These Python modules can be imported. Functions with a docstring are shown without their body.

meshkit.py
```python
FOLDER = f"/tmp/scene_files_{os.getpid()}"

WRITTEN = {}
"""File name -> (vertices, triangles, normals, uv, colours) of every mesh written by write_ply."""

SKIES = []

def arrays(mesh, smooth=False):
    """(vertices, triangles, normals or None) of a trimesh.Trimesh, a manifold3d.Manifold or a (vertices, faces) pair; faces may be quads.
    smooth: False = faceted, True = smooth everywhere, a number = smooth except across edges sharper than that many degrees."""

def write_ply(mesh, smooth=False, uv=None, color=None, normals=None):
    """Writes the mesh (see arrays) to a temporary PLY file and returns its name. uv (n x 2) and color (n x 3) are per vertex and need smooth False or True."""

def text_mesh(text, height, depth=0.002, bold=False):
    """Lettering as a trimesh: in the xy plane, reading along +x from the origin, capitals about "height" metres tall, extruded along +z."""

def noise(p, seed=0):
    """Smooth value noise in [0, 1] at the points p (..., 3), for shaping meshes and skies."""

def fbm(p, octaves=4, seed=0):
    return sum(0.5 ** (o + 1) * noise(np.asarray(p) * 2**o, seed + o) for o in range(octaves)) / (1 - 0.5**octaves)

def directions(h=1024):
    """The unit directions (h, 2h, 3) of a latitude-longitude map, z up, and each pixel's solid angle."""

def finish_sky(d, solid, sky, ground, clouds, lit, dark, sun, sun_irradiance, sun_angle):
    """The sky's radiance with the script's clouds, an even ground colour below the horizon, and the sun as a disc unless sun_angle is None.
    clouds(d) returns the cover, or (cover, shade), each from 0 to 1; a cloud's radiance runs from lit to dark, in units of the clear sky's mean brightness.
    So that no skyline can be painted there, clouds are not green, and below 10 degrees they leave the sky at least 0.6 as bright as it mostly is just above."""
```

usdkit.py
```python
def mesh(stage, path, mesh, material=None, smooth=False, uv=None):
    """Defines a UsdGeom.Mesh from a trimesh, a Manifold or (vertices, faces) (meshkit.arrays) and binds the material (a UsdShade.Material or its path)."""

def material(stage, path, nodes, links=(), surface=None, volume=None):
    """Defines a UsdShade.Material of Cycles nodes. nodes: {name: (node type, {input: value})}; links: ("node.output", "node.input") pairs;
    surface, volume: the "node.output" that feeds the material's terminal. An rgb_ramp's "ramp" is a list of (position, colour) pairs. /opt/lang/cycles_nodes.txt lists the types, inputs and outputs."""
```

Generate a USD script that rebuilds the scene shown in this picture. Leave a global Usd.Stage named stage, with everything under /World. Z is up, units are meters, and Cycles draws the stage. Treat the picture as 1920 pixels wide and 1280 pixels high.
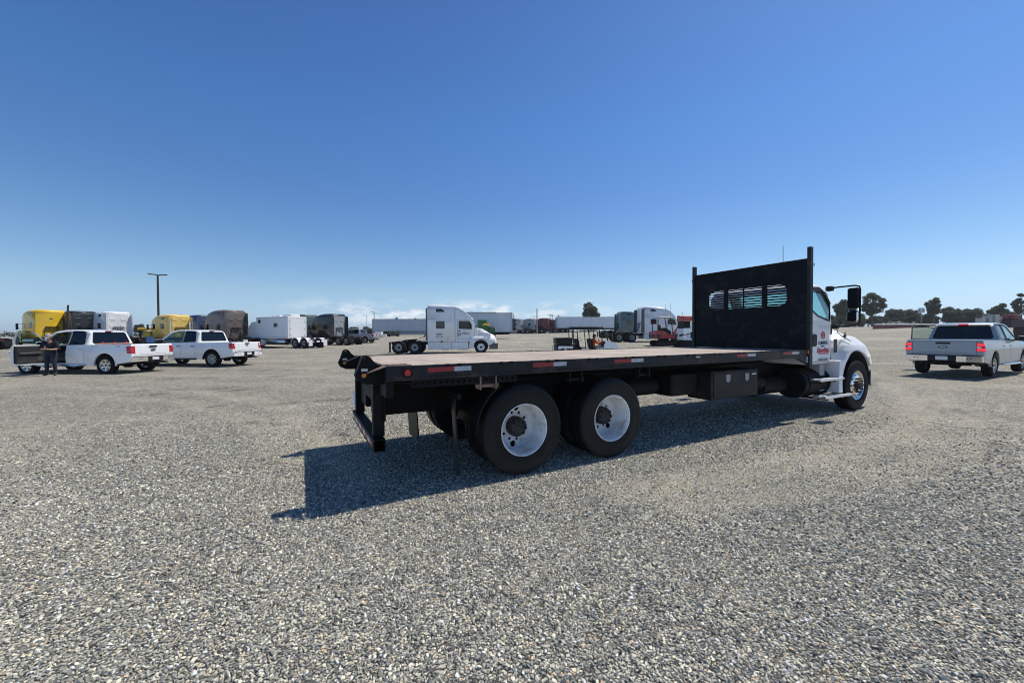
import math, random
import numpy as np, trimesh
import manifold3d as mf
from scipy.interpolate import RegularGridInterpolator
from pxr import Usd, UsdGeom, UsdLux, UsdShade, Gf, Sdf, Vt
import usdkit, meshkit

stage = Usd.Stage.CreateInMemory()
UsdGeom.SetStageUpAxis(stage, 'Z')
UsdGeom.SetStageMetersPerUnit(stage, 1.0)
W = UsdGeom.Xform.Define(stage, '/World')
stage.SetDefaultPrim(W.GetPrim())
UsdGeom.Scope.Define(stage, '/World/Looks')
random.seed(7)
RNG = np.random.default_rng(7)
PI = math.pi

# ------------------------------------------------------------------ camera, sky, sun, exposure
CAM_H, PITCH, ROLL, FPX = 1.6098, 0.0168, 0.0043, 739.6
cam = UsdGeom.Camera.Define(stage, '/World/camera')
cam.CreateHorizontalApertureAttr(36.0)
cam.CreateVerticalApertureAttr(24.0)
cam.CreateFocalLengthAttr(FPX / 1920 * 36.0)
cam.CreateClippingRangeAttr(Gf.Vec2f(0.05, 20000))
cam.CreateExposureAttr(0.0)
_w = np.array([0, math.cos(PITCH), -math.sin(PITCH)]); _u0 = np.array([0, math.sin(PITCH), math.cos(PITCH)]); _r0 = np.array([1., 0, 0])
_r = math.cos(ROLL) * _r0 - math.sin(ROLL) * _u0; _u = math.sin(ROLL) * _r0 + math.cos(ROLL) * _u0
cam.AddTransformOp().Set(Gf.Matrix4d(*_r, 0, *_u, 0, *(-_w), 0, 0, 0, CAM_H, 1))

SUN = np.array([0.490, 0.262, 1.0]); SUN /= np.linalg.norm(SUN)
sun_el = math.asin(SUN[2]); sun_rot = math.atan2(SUN[0], SUN[1])
sky_mat = usdkit.material(stage, '/World/Looks/sky', {
    'tc': ('texture_coordinate', {}),
    'sky': ('sky_texture', {'sky_type': 'single_scattering', 'sun_disc': False, 'sun_elevation': sun_el, 'sun_rotation': sun_rot,
                            'altitude': 60.0, 'air_density': 1.0, 'aerosol_density': 0.55, 'ozone_density': 2.2}),
    'hs': ('hsv', {'hue': 0.5, 'saturation': 1.12, 'value': 1.0, 'fac': 1.0}),
    'sep': ('separate_xyz', {}),
    'map': ('mapping', {'mapping_type': 'point', 'scale': (5.0, 5.0, 13.0), 'location': (22.2, 11.4, 0.0)}),
    'n1': ('noise_texture', {'scale': 2.6, 'detail': 7.0, 'roughness': 0.56}),
    'mp2': ('mapping', {'mapping_type': 'point', 'rotation': (0, 0, -0.48)}), 'n2': ('noise_texture', {'scale': 0.62, 'detail': 1.0}),
    'lo': ('map_range', {'range_type': 'smoothstep', 'from_min': 0.012, 'from_max': 0.042, 'to_min': 0.15, 'to_max': 1.0, 'clamp': True}),
    'hi': ('map_range', {'range_type': 'smoothstep', 'from_min': 0.060, 'from_max': 0.095, 'to_min': 1.0, 'to_max': 0.0, 'clamp': True}),
    'th': ('map_range', {'range_type': 'smoothstep', 'from_min': 0.44, 'from_max': 0.62, 'to_min': 0.0, 'to_max': 1.0, 'clamp': True}),
    't2': ('map_range', {'range_type': 'smoothstep', 'from_min': 0.43, 'from_max': 0.55, 'to_min': 0.0, 'to_max': 1.0, 'clamp': True}),
    'm1': ('math', {'math_type': 'multiply'}), 'm2': ('math', {'math_type': 'multiply'}), 'm3': ('math', {'math_type': 'multiply'}),
    'mix': ('mix_color', {'blend_type': 'mix', 'b': (9.0, 9.3, 9.8)}),
    'tint': ('rgb_ramp', {'ramp': [(0.0, (.72, .95, 1.68)), (.02, (.77, .99, 1.58)), (.06, (.90, 1.05, 1.38)), (.10, (.99, 1.10, 1.25)), (.2, (.87, 1.04, 1.21)), (.3, (.78, .99, 1.24)), (.45, (.69, 1.0, 1.31)), (.63, (.63, .88, 1.2)), (1.0, (.36, .58, .86))]}),
    'mt': ('vector_math', {'math_type': 'multiply'}),
    'bg': ('background_shader', {'strength': 0.1})},
    [('tc.generated', 'sep.vector'), ('tc.generated', 'map.vector'), ('map.vector', 'n1.vector'), ('tc.generated', 'mp2.vector'), ('mp2.vector', 'n2.vector'),
     ('sep.z', 'lo.value'), ('sep.z', 'hi.value'), ('n1.fac', 'th.value'), ('n2.fac', 't2.value'),
     ('lo.result', 'm1.value1'), ('hi.result', 'm1.value2'), ('m1.value', 'm2.value1'), ('th.result', 'm2.value2'),
     ('m2.value', 'm3.value1'), ('t2.result', 'm3.value2'), ('sky.color', 'hs.color'), ('sep.z', 'tint.fac'), ('hs.color', 'mt.vector1'), ('tint.color', 'mt.vector2'), ('mt.vector', 'mix.a'), ('m3.value', 'mix.fac'), ('mix.result', 'bg.color')],
    surface='bg.background')
dome = UsdLux.DomeLight.Define(stage, '/World/sky')
UsdShade.MaterialBindingAPI.Apply(dome.GetPrim()).Bind(sky_mat)
dome.GetPrim().SetCustomDataByKey('kind', 'structure')
sun = UsdLux.DistantLight.Define(stage, '/World/sun')
sun.CreateNormalizeAttr(True); sun.CreateIntensityAttr(1.25); sun.CreateAngleAttr(0.53); sun.CreateColorAttr(Gf.Vec3f(1.0, 0.94, 0.84))
_z = SUN; _x = np.cross([0, 0, 1.0], _z); _x /= np.linalg.norm(_x); _y = np.cross(_z, _x)
sun.AddTransformOp().Set(Gf.Matrix4d(*_x, 0, *_y, 0, *_z, 0, 0, 0, 50, 1))

# ------------------------------------------------------------------ helpers: naming
used = {}
def numbered(path):
    k = used.get(path, 0); used[path] = k + 1
    return path if k == 0 else f'{path}_{k:03d}'
def tag(p, label=None, cat=None, group=None, kind=None):
    p = p.GetPrim() if hasattr(p, 'GetPrim') else p
    for k, v in (('label', label), ('category', cat), ('group', group), ('kind', kind)):
        if v: p.SetCustomDataByKey(k, v)
    return p
def thing(name, label, cat, loc=(0, 0, 0), deg=0.0, group=None, pitch=0.0):
    x = UsdGeom.Xform.Define(stage, numbered('/World/' + name))
    x.AddTranslateOp().Set(Gf.Vec3d(*map(float, loc)))
    if deg or pitch: x.AddRotateZOp().Set(float(deg))
    if pitch: x.AddRotateYOp().Set(float(pitch))
    tag(x, label, cat, group)
    return x
def P(parent, name, mesh, mat, smooth=32, label=None):
    path = numbered((str(parent.GetPath()) if not isinstance(parent, str) else parent) + '/' + name)
    m = usdkit.mesh(stage, path, mesh, MAT[mat] if isinstance(mat, str) else mat, smooth=smooth)
    if label: tag(m, label)
    return m
def sub(parent, name, loc=(0, 0, 0), deg=0.0):
    x = UsdGeom.Xform.Define(stage, numbered(str(parent.GetPath()) + '/' + name))
    x.AddTranslateOp().Set(Gf.Vec3d(*map(float, loc)))
    if deg: x.AddRotateZOp().Set(float(deg))
    return x
def copy_of(src, name, loc, deg, label, cat, group=None):
    x = thing(name, label, cat, loc, deg, group)
    x.GetPrim().GetReferences().AddInternalReference(src.GetPath())
    x.GetPrim().SetInstanceable(True)
    return x

# ------------------------------------------------------------------ helpers: geometry
def arr(m):
    v, f, _ = meshkit.arrays(m); return v, f
def J(*ms):
    V, F, n = [], [], 0
    for m in ms:
        v, f = arr(m); V.append(v); F.append(f + n); n += len(v)
    return np.vstack(V), np.vstack(F)
def mv(m, t=(0, 0, 0), rz=0.0, rx=0.0, ry=0.0, s=(1, 1, 1)):
    v, f = arr(m); v = v * np.array(s, float)
    for a, ax in ((rx, 0), (ry, 1), (rz, 2)):
        if a:
            c, q = math.cos(a), math.sin(a); i, j = (ax + 1) % 3, (ax + 2) % 3
            v = v.copy(); vi, vj = v[:, i].copy(), v[:, j].copy(); v[:, i] = c * vi - q * vj; v[:, j] = q * vi + c * vj
    return v + np.array(t, float), f
def M(m):
    if isinstance(m, mf.Manifold): return m
    v, f = arr(m)
    return mf.Manifold(mf.Mesh(vert_properties=v.astype(np.float32), tri_verts=f.astype(np.uint32)))
def hull(pts): return mf.Manifold.hull_points(np.asarray(pts, float))
def bx(x0, x1, y0, y1, z0, z1, c=0.0):
    if c <= 0: return hull([(x, y, z) for x in (x0, x1) for y in (y0, y1) for z in (z0, z1)])
    p = []
    for x, sx in ((x0, 1), (x1, -1)):
        for y, sy in ((y0, 1), (y1, -1)):
            for z, sz in ((z0, 1), (z1, -1)):
                p += [(x, y + sy * c, z + sz * c), (x + sx * c, y, z + sz * c), (x + sx * c, y + sy * c, z)]
    return hull(p)
def cyl(p0, p1, r, r1=None, n=18):
    p0, p1 = np.array(p0, float), np.array(p1, float); d = p1 - p0; d /= np.linalg.norm(d)
    a = np.cross(d, [0, 0, 1.0] if abs(d[2]) < .9 else [1.0, 0, 0]); a /= np.linalg.norm(a); b = np.cross(d, a)
    t = np.linspace(0, 2 * PI, n, endpoint=False)[:, None]; c = np.cos(t) * a + np.sin(t) * b
    return hull(np.vstack([p0 + r * c, p1 + (r if r1 is None else r1) * c]))
def tube(pts, r, n=8):
    pts = np.array(pts, float); d = np.gradient(pts, axis=0); d /= np.linalg.norm(d, axis=1, keepdims=True)
    ref = np.array([0.13, 0.21, 0.97]); V = []
    for p, q in zip(pts, d):
        a = np.cross(q, ref if abs(q @ ref) < .95 else [1.0, 0, 0]); a /= np.linalg.norm(a); b = np.cross(q, a)
        t = np.linspace(0, 2 * PI, n, endpoint=False)[:, None]; V.append(p + r * (np.cos(t) * a + np.sin(t) * b))
    k = len(pts); V = np.vstack(V + [pts[:1], pts[-1:]]); F = []
    for i in range(k - 1):
        for j in range(n):
            a, b, c, e = i * n + j, i * n + (j + 1) % n, (i + 1) * n + (j + 1) % n, (i + 1) * n + j
            F += [(a, c, b), (a, e, c)]
    for j in range(n):
        F += [(k * n, j, (j + 1) % n), (k * n + 1, (k - 1) * n + (j + 1) % n, (k - 1) * n + j)]
    return V, np.array(F)
def CS(poly):
    p = np.array(poly, float)
    if np.sum(p[:, 0] * np.roll(p[:, 1], -1) - p[:, 1] * np.roll(p[:, 0], -1)) < 0: p = p[::-1]
    return mf.CrossSection([p])
def rnd(poly, r):
    c = CS(poly); return c.offset(-r, mf.JoinType.Round, 2.0, 20).offset(r, mf.JoinType.Round, 2.0, 20)
def T34(m): return np.array(m, float)
def pY(cs, y0, y1):
    cs = cs if isinstance(cs, mf.CrossSection) else CS(cs)
    return mf.Manifold.extrude(cs, y1 - y0).transform(T34([[1, 0, 0, 0], [0, 0, -1, y1], [0, 1, 0, 0]]))
def pX(cs, x0, x1):
    cs = cs if isinstance(cs, mf.CrossSection) else CS(cs)
    return mf.Manifold.extrude(cs, x1 - x0).transform(T34([[0, 0, 1, x0], [1, 0, 0, 0], [0, 1, 0, 0]]))
def pZ(cs, z0, z1):
    cs = cs if isinstance(cs, mf.CrossSection) else CS(cs)
    return mf.Manifold.extrude(cs, z1 - z0).translate((0, 0, z0))
def rvY(poly, n=32):
    return mf.Manifold.revolve(CS(poly), n).transform(T34([[1, 0, 0, 0], [0, 0, 1, 0], [0, -1, 0, 0]]))
def text_on(txt, h, right, up, org, depth=0.004, bold=True, slant=0.0):
    m = meshkit.text_mesh(txt, h, depth, bold); v, f = np.array(m.vertices), np.array(m.faces)
    v[:, 0] -= (v[:, 0].min() + v[:, 0].max()) / 2; v[:, 0] += slant * v[:, 1]
    r, u = np.array(right, float), np.array(up, float); nrm = np.cross(r, u)
    return v[:, :1] * r + v[:, 1:2] * u + v[:, 2:] * nrm + np.array(org, float), f
def ngon(cx, cy, r, n=16): return [(cx + r * math.cos(2 * PI * i / n), cy + r * math.sin(2 * PI * i / n)) for i in range(n)]

# ------------------------------------------------------------------ materials
MAT = {}
def mat(name, col, rough=0.5, metal=0.0, coat=0.0, var=0.12, vscale=3.0, dirt=None, dirt_amt=0.0, dscale=1.6, bevel=0.0, bump=0.0, bscale=60.0, emit=0.0, spec=0.5):
    c = np.array(col, float)
    nodes = {'tc': ('texture_coordinate', {}), 'n': ('noise_texture', {'scale': vscale, 'detail': 5.0, 'roughness': 0.6}),
             'r': ('rgb_ramp', {'ramp': [(0.25, tuple(c * (1 - var))), (0.75, tuple(np.minimum(c * (1 + var), 0.95)))]}),
             'p': ('principled_bsdf', {'roughness': rough, 'metallic': metal, 'coat_weight': coat, 'coat_roughness': 0.06, 'specular_ior_level': spec})}
    links = [('tc.object', 'n.vector'), ('n.fac', 'r.fac')]
    out = 'r.color'
    if dirt is not None:
        nodes['n2'] = ('noise_texture', {'scale': dscale, 'detail': 8.0, 'roughness': 0.68})
        nodes['mr'] = ('map_range', {'range_type': 'smoothstep', 'from_min': 0.48, 'from_max': 0.72, 'to_min': 0.0, 'to_max': dirt_amt, 'clamp': True})
        nodes['mx'] = ('mix_color', {'b': tuple(dirt)})
        links += [('tc.object', 'n2.vector'), ('n2.fac', 'mr.value'), ('mr.result', 'mx.fac'), (out, 'mx.a')]
        out = 'mx.result'
    links.append((out, 'p.base_color'))
    if emit: nodes['p'][1].update(emission_strength=emit); nodes['p'][1].update(emission_color=tuple(col))
    nrm = None
    if bevel:
        nodes['bv'] = ('bevel', {'samples': 4, 'radius': bevel}); nrm = 'bv.bevel'
    if bump:
        nodes['nb'] = ('noise_texture', {'scale': bscale, 'detail': 4.0}); nodes['b'] = ('bump', {'strength': bump, 'distance': 0.01})
        links += [('tc.object', 'nb.vector'), ('nb.fac', 'b.height')]
        if nrm: links.append((nrm, 'b.normal'))
        nrm = 'b.normal'
    if nrm: links.append((nrm, 'p.normal'))
    MAT[name] = usdkit.material(stage, '/World/Looks/' + name, nodes, links, surface='p.BSDF')
def glass(name, tint, gloss=1.0):
    MAT[name] = usdkit.material(stage, '/World/Looks/' + name, {
        't': ('transparent_bsdf', {'color': tint}), 'g': ('glossy_bsdf', {'color': (gloss,) * 3, 'roughness': 0.03}),
        'lw': ('layer_weight', {'blend': 0.5}), 'pw': ('math', {'math_type': 'power', 'value2': 4.0}), 'f': ('math', {'math_type': 'multiply_add', 'value2': 0.75, 'value3': 0.045}), 'm': ('mix_closure', {})},
        [('lw.facing', 'pw.value1'), ('pw.value', 'f.value1'), ('f.value', 'm.fac'), ('t.BSDF', 'm.closure1'), ('g.BSDF', 'm.closure2')], surface='m.closure')

DUST = (0.30, 0.27, 0.22)
mat('white_paint', (0.74, 0.74, 0.73), 0.32, 0, 0.6, 0.03, 1.2, DUST, 0.22, 1.2, bevel=0.03)
mat('fleet_white', (0.66, 0.67, 0.67), 0.42, 0, 0.3, 0.03, 1.2, DUST, 0.30, 1.1, bevel=0.04)
mat('silver_paint', (0.27, 0.285, 0.30), 0.36, 0.5, 0.7, 0.04, 1.2, DUST, 0.25, 1.2, bevel=0.03)
mat('yellow_paint', (0.74, 0.47, 0.012), 0.38, 0, 0.4, 0.05, 1.0, DUST, 0.12, 0.9, bevel=0.04)
mat('pale_yellow_paint', (0.74, 0.50, 0.12), 0.42, 0, 0.3, 0.06, 1.0, DUST, 0.12, 0.9, bevel=0.04)
mat('black_paint', (0.020, 0.020, 0.022), 0.3, 0, 0.5, 0.1, 1.0, DUST, 0.12, 0.9, bevel=0.04)
mat('navy_paint', (0.018, 0.03, 0.09), 0.35, 0, 0.5, 0.1, 1.0, DUST, 0.15, 0.9, bevel=0.04)
mat('bronze_paint', (0.15, 0.118, 0.10), 0.4, 0.2, 0.3, 0.06, 1.0, DUST, 0.12, 0.9, bevel=0.04)
mat('maroon_paint', (0.06, 0.03, 0.027), 0.4, 0, 0.3, 0.1, 1.0, DUST, 0.25, 0.9, bevel=0.04)
mat('teal_paint', (0.065, 0.105, 0.11), 0.4, 0, 0.3, 0.06, 1.0, DUST, 0.25, 0.9, bevel=0.04)
mat('red_paint', (0.36, 0.03, 0.022), 0.45, 0, 0.3, 0.1, 2.0, DUST, 0.35, 1.6, bevel=0.015)
mat('bumper_grey', (0.07, 0.075, 0.08), 0.5, 0, 0, 0.08, 1.2, DUST, 0.2, 1.0, bevel=0.02)
mat('dull_red', (0.16, 0.035, 0.03), 0.55, 0, 0, 0.1, 2.0, DUST, 0.35, 1.0)
mat('grey_paint', (0.30, 0.31, 0.33), 0.42, 0, 0.2, 0.06, 1.2, DUST, 0.3, 1.0, bevel=0.03)
mat('trailer_white', (0.55, 0.57, 0.60), 0.5, 0, 0, 0.05, 0.6, (0.33, 0.31, 0.28), 0.35, 0.5)
mat('trailer_grey', (0.40, 0.42, 0.45), 0.5, 0, 0, 0.06, 0.6, (0.25, 0.24, 0.22), 0.4, 0.5)
mat('rubber', (0.005, 0.005, 0.0055), 0.7, 0, 0, 0.2, 6.0, (0.05, 0.045, 0.038), 0.22, 3.0, bump=0.25, bscale=90, spec=0.18)
mat('worn_rubber', (0.005, 0.005, 0.005), 0.5, 0, 0, 0.2, 6.0, (0.04, 0.037, 0.032), 0.2, 2.4, spec=0.25)
mat('black_plastic', (0.010, 0.010, 0.0105), 0.55, 0, 0, 0.15, 4.0, DUST, 0.06, 2.0, bevel=0.008, spec=0.25)
mat('black_steel', (0.006, 0.006, 0.0065), 0.6, 0, 0, 0.25, 3.0, (0.045, 0.026, 0.018), 0.3, 2.2, bevel=0.006, bump=0.15, bscale=25, spec=0.15)
mat('rail_steel', (0.011, 0.012, 0.014), 0.5, 0, 0, 0.3, 4.0, (0.085, 0.052, 0.036), 0.6, 3.6, bevel=0.005, bump=0.6, bscale=45, spec=0.25)
mat('headboard_paint', (0.0035, 0.004, 0.007), 0.55, 0, 0, 0.3, 2.0, (0.040, 0.038, 0.036), 0.45, 3.1, bevel=0.005, spec=0.12, bump=0.2, bscale=9)
mat('rusty_steel', (0.22, 0.14, 0.10), 0.75, 0, 0, 0.25, 6.0, (0.34, 0.27, 0.22), 0.6, 4.0, bevel=0.005)
mat('chrome', (0.80, 0.80, 0.80), 0.14, 1.0, 0, 0.03, 3.0, DUST, 0.18, 2.0)
mat('alloy', (0.62, 0.62, 0.62), 0.3, 1.0, 0, 0.05, 3.0, DUST, 0.2, 2.0)
mat('tread_alloy', (0.66, 0.66, 0.66), 0.4, 0.85, 0, 0.08, 9.0, DUST, 0.3, 3.0, bevel=0.006)
mat('rim_white', (0.72, 0.73, 0.73), 0.45, 0, 0, 0.05, 4.0, (0.22, 0.16, 0.11), 0.75, 7.0)
mat('rim_grey', (0.34, 0.35, 0.36), 0.5, 0.3, 0, 0.05, 4.0, DUST, 0.4, 4.0)
mat('hub_grease', (0.020, 0.017, 0.015), 0.7, 0, 0, 0.4, 20.0, (0.10, 0.06, 0.04), 0.6, 18.0, bump=0.5, bscale=60)
mat('red_lens', (0.42, 0.008, 0.012), 0.18, 0, 0.6, 0.05, 8.0)
mat('brake_light', (1.0, 0.03, 0.045), 0.2, 0, 0.3, 0.03, 8.0, emit=0.55)
mat('white_lens', (0.7, 0.7, 0.68), 0.15, 0, 0.6, 0.03, 8.0)
mat('amber_lens', (0.55, 0.19, 0.015), 0.25, 0, 0.5, 0.05, 8.0)
mat('red_tape', (0.28, 0.012, 0.014), 0.4, 0, 0, 0.06, 12.0, (0.05, 0.02, 0.02), 0.6, 20.0)
mat('white_tape', (0.42, 0.44, 0.46), 0.4, 0, 0, 0.05, 12.0, (0.10, 0.10, 0.11), 0.6, 20.0)
mat('sticker_blue', (0.33, 0.46, 0.68), 0.5, 0, 0, 0.2, 40.0)
mat('sticker_pale', (0.50, 0.50, 0.48), 0.5, 0, 0, 0.2, 40.0)
mat('ink_dark', (0.045, 0.05, 0.075), 0.5, 0, 0, 0.05)
mat('ink_red', (0.52, 0.03, 0.04), 0.5, 0, 0, 0.05)
mat('plate_white', (0.62, 0.63, 0.64), 0.5, 0, 0, 0.12, 30.0)
mat('interior', (0.016, 0.016, 0.017), 0.8, 0, 0, 0.2, 5.0)
mat('interior_grey', (0.05, 0.05, 0.05), 0.7, 0, 0, 0.15, 5.0)
mat('galvanized', (0.33, 0.33, 0.33), 0.5, 0.6, 0, 0.15, 8.0)
mat('pole_dark', (0.060, 0.045, 0.038), 0.5, 0.3, 0, 0.1)
mat('pole_grey', (0.24, 0.25, 0.26), 0.6, 0.2, 0, 0.1)
mat('wood_pole', (0.10, 0.075, 0.055), 0.85, 0, 0, 0.2)
mat('concrete', (0.42, 0.40, 0.37), 0.9, 0, 0, 0.15, 4.0)
mat('skin', (0.36, 0.20, 0.14), 0.55, 0, 0, 0.05)
mat('navy_cloth', (0.005, 0.006, 0.012), 0.9, 0, 0, 0.15, 9.0)
mat('denim', (0.008, 0.012, 0.026), 0.9, 0, 0, 0.2, 12.0)
mat('hi_vis', (0.72, 0.10, 0.018), 0.85, 0, 0, 0.08, 9.0)
mat('tan_cloth', (0.40, 0.33, 0.24), 0.9, 0, 0, 0.1, 9.0)
mat('cap_grey', (0.30, 0.29, 0.28), 0.9, 0, 0, 0.1, 9.0)
mat('hair_dark', (0.02, 0.016, 0.013), 0.8, 0, 0, 0.1, 9.0)
mat('boots', (0.03, 0.022, 0.016), 0.7, 0, 0, 0.1, 9.0)
mat('green_dark', (0.03, 0.04, 0.03), 0.5, 0, 0, 0.1)
mat('green_paint', (0.03, 0.12, 0.035), 0.5, 0, 0, 0.1)
mat('machine_dark', (0.045, 0.028, 0.024), 0.6, 0, 0, 0.2, 2.0, (0.16, 0.05, 0.035), 0.5, 1.2)
mat('bark', (0.085, 0.068, 0.052), 0.9, 0, 0, 0.25, 5.0)
glass('dark_glass', (0.10, 0.12, 0.12)); glass('clear_glass', (0.72, 0.82, 0.80)); glass('cab_glass', (0.74, 0.88, 0.87))
mat('sleeper_glass', (0.010, 0.011, 0.012), 0.06, 0, 0, 0.05, spec=0.7)
def leaf_mat(name, a, b):
    MAT[name] = usdkit.material(stage, '/World/Looks/' + name, {
        'g': ('geometry', {}), 'n': ('noise_texture', {'scale': 0.9, 'detail': 3.0}), 'r': ('rgb_ramp', {'ramp': [(0.3, a), (0.7, b)]}),
        'd': ('principled_bsdf', {'roughness': 0.75, 'specular_ior_level': 0.25}), 't': ('translucent_bsdf', {}), 'm': ('mix_closure', {'fac': 0.35})},
        [('g.position', 'n.vector'), ('n.fac', 'r.fac'), ('r.color', 'd.base_color'), ('r.color', 't.color'), ('d.BSDF', 'm.closure1'), ('t.BSDF', 'm.closure2')], surface='m.closure')
leaf_mat('leaf_dark', (0.066, 0.084, 0.048), (0.12, 0.145, 0.085))
leaf_mat('leaf_mid', (0.065, 0.078, 0.05), (0.12, 0.135, 0.09))
leaf_mat('leaf_grey', (0.075, 0.085, 0.060), (0.14, 0.15, 0.11))
# worn deck: sun bleached red-brown sheet with dull scuffs
MAT['deck_mat'] = usdkit.material(stage, '/World/Looks/deck_mat', {
    'tc': ('texture_coordinate', {}), 'n1': ('noise_texture', {'scale': 1.3, 'detail': 8.0, 'roughness': 0.65}), 'n2': ('noise_texture', {'scale': 14.0, 'detail': 5.0}),
    'mp': ('mapping', {'mapping_type': 'point', 'scale': (0.5, 6.0, 1.0)}), 'n3': ('noise_texture', {'scale': 3.0, 'detail': 5.0}),
    'r1': ('rgb_ramp', {'ramp': [(0.30, (0.28, 0.228, 0.188)), (0.5, (0.385, 0.322, 0.268)), (0.7, (0.46, 0.405, 0.35))]}),
    'mx': ('mix_color', {'blend_type': 'overlay', 'fac': 0.35}), 'mx2': ('mix_color', {'blend_type': 'overlay', 'fac': 0.35}),
    'b': ('bump', {'strength': 0.4, 'distance': 0.004}), 'p': ('principled_bsdf', {'roughness': 0.85, 'specular_ior_level': 0.2})},
    [('tc.object', 'n1.vector'), ('tc.object', 'n2.vector'), ('tc.object', 'mp.vector'), ('mp.vector', 'n3.vector'), ('n1.fac', 'r1.fac'), ('r1.color', 'mx.a'), ('n2.fac', 'mx.b'),
     ('mx.result', 'mx2.a'), ('n3.fac', 'mx2.b'), ('mx2.result', 'p.base_color'), ('n2.fac', 'b.height'), ('b.normal', 'p.normal')], surface='p.BSDF')

# ------------------------------------------------------------------ terrain
_az = np.radians([-180, -110, -50, -25, -5, 15, 45, 100, 180])
_rr = np.array([0, 26, 34, 47, 57, 92, 110, 150, 20000.0])
_gz = np.array([[0] * 9, [0] * 9, [0, 0, .08, .2, .35, 1.0, 1.4, 1.6, 1.6], [0, 0, .08, .24, .4, 1.1, 1.5, 1.7, 1.7], [0, 0, .12, .6, .95, 1.6, 1.75, 1.8, 1.8],
                [0, 0, .25, .7, 1.0, 2.0, 2.4, 2.8, 2.8], [0, 0, .2, .55, .9, 2.3, 3.0, 3.4, 3.4], [0] * 9, [0] * 9], float)
_G = RegularGridInterpolator((_az, _rr), _gz)
def G(x, y):
    x, y = np.asarray(x, float), np.asarray(y, float); R = np.hypot(x, y); a = np.arctan2(x, y)
    return _G(np.stack([a, np.minimum(R, 19999)], -1))
def at(px, Z, dz=0.0):
    """A point of the yard Z metres ahead, as (x, y, ground height)."""
    x = (px - 960) / FPX * Z
    return (x, Z, float(G(x, Z)) + dz)
na = 721; rad = np.concatenate([[0.0], np.geomspace(0.6, 30, 150), np.linspace(32, 160, 66), np.geomspace(175, 6000, 26)])
aa = np.linspace(-PI, PI, na)[:-1]
RR, AA = np.meshgrid(rad[1:], aa, indexing='ij')
gx, gy = RR * np.sin(AA), RR * np.cos(AA); gzv = G(gx, gy)
bumps = (meshkit.fbm(np.stack([gx * .35, gy * .35, gx * 0], -1), 4, 3) - .5) * np.clip(RR / 5, .25, 1.0) * 0.05 * np.clip(60 / RR, 0, 1)
gv = np.vstack([[[0, 0, 0]], np.stack([gx, gy, gzv + bumps], -1).reshape(-1, 3)])
TRACKS = [  # dusty wheel tracks across the yard: (points, half width, strength)
    ([(-14, 12.6), (-9, 11.4), (-5.2, 9.0), (-3.6, 6.6), (-2.2, 5.2), (-1.6, 4.4)], .26, .8), ([(-12.4, 10.8), (-8.2, 9.8), (-4.6, 7.2), (-2.9, 5.2)], .22, .6),
    ([(1.2, 4.05), (2.4, 4.45), (4.2, 5.1), (6.8, 6.6), (9.6, 9.4), (12, 12.6)], .30, .9), ([(1.6, 3.7), (3.4, 4.1), (5.6, 5.1), (8.4, 7.2), (11, 10.2), (14, 13)], .24, .7),
    ([(-24, 19), (-14, 16.2), (-6, 15.2), (2, 16.5), (9, 20)], .55, .8), ([(-22, 15.6), (-13, 13.9), (-6, 12.7), (0, 13.6), (7, 17)], .45, .6), ([(-30, 27), (-16, 25), (-4, 26), (10, 27)], .9, .8), ([(-20, 30), (-4, 30.5), (14, 32)], .9, .7), ([(10, 12), (13, 18), (14, 26)], .4, .6), ([(12.4, 11.4), (15, 17), (16.4, 26)], .4, .6)]
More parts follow.
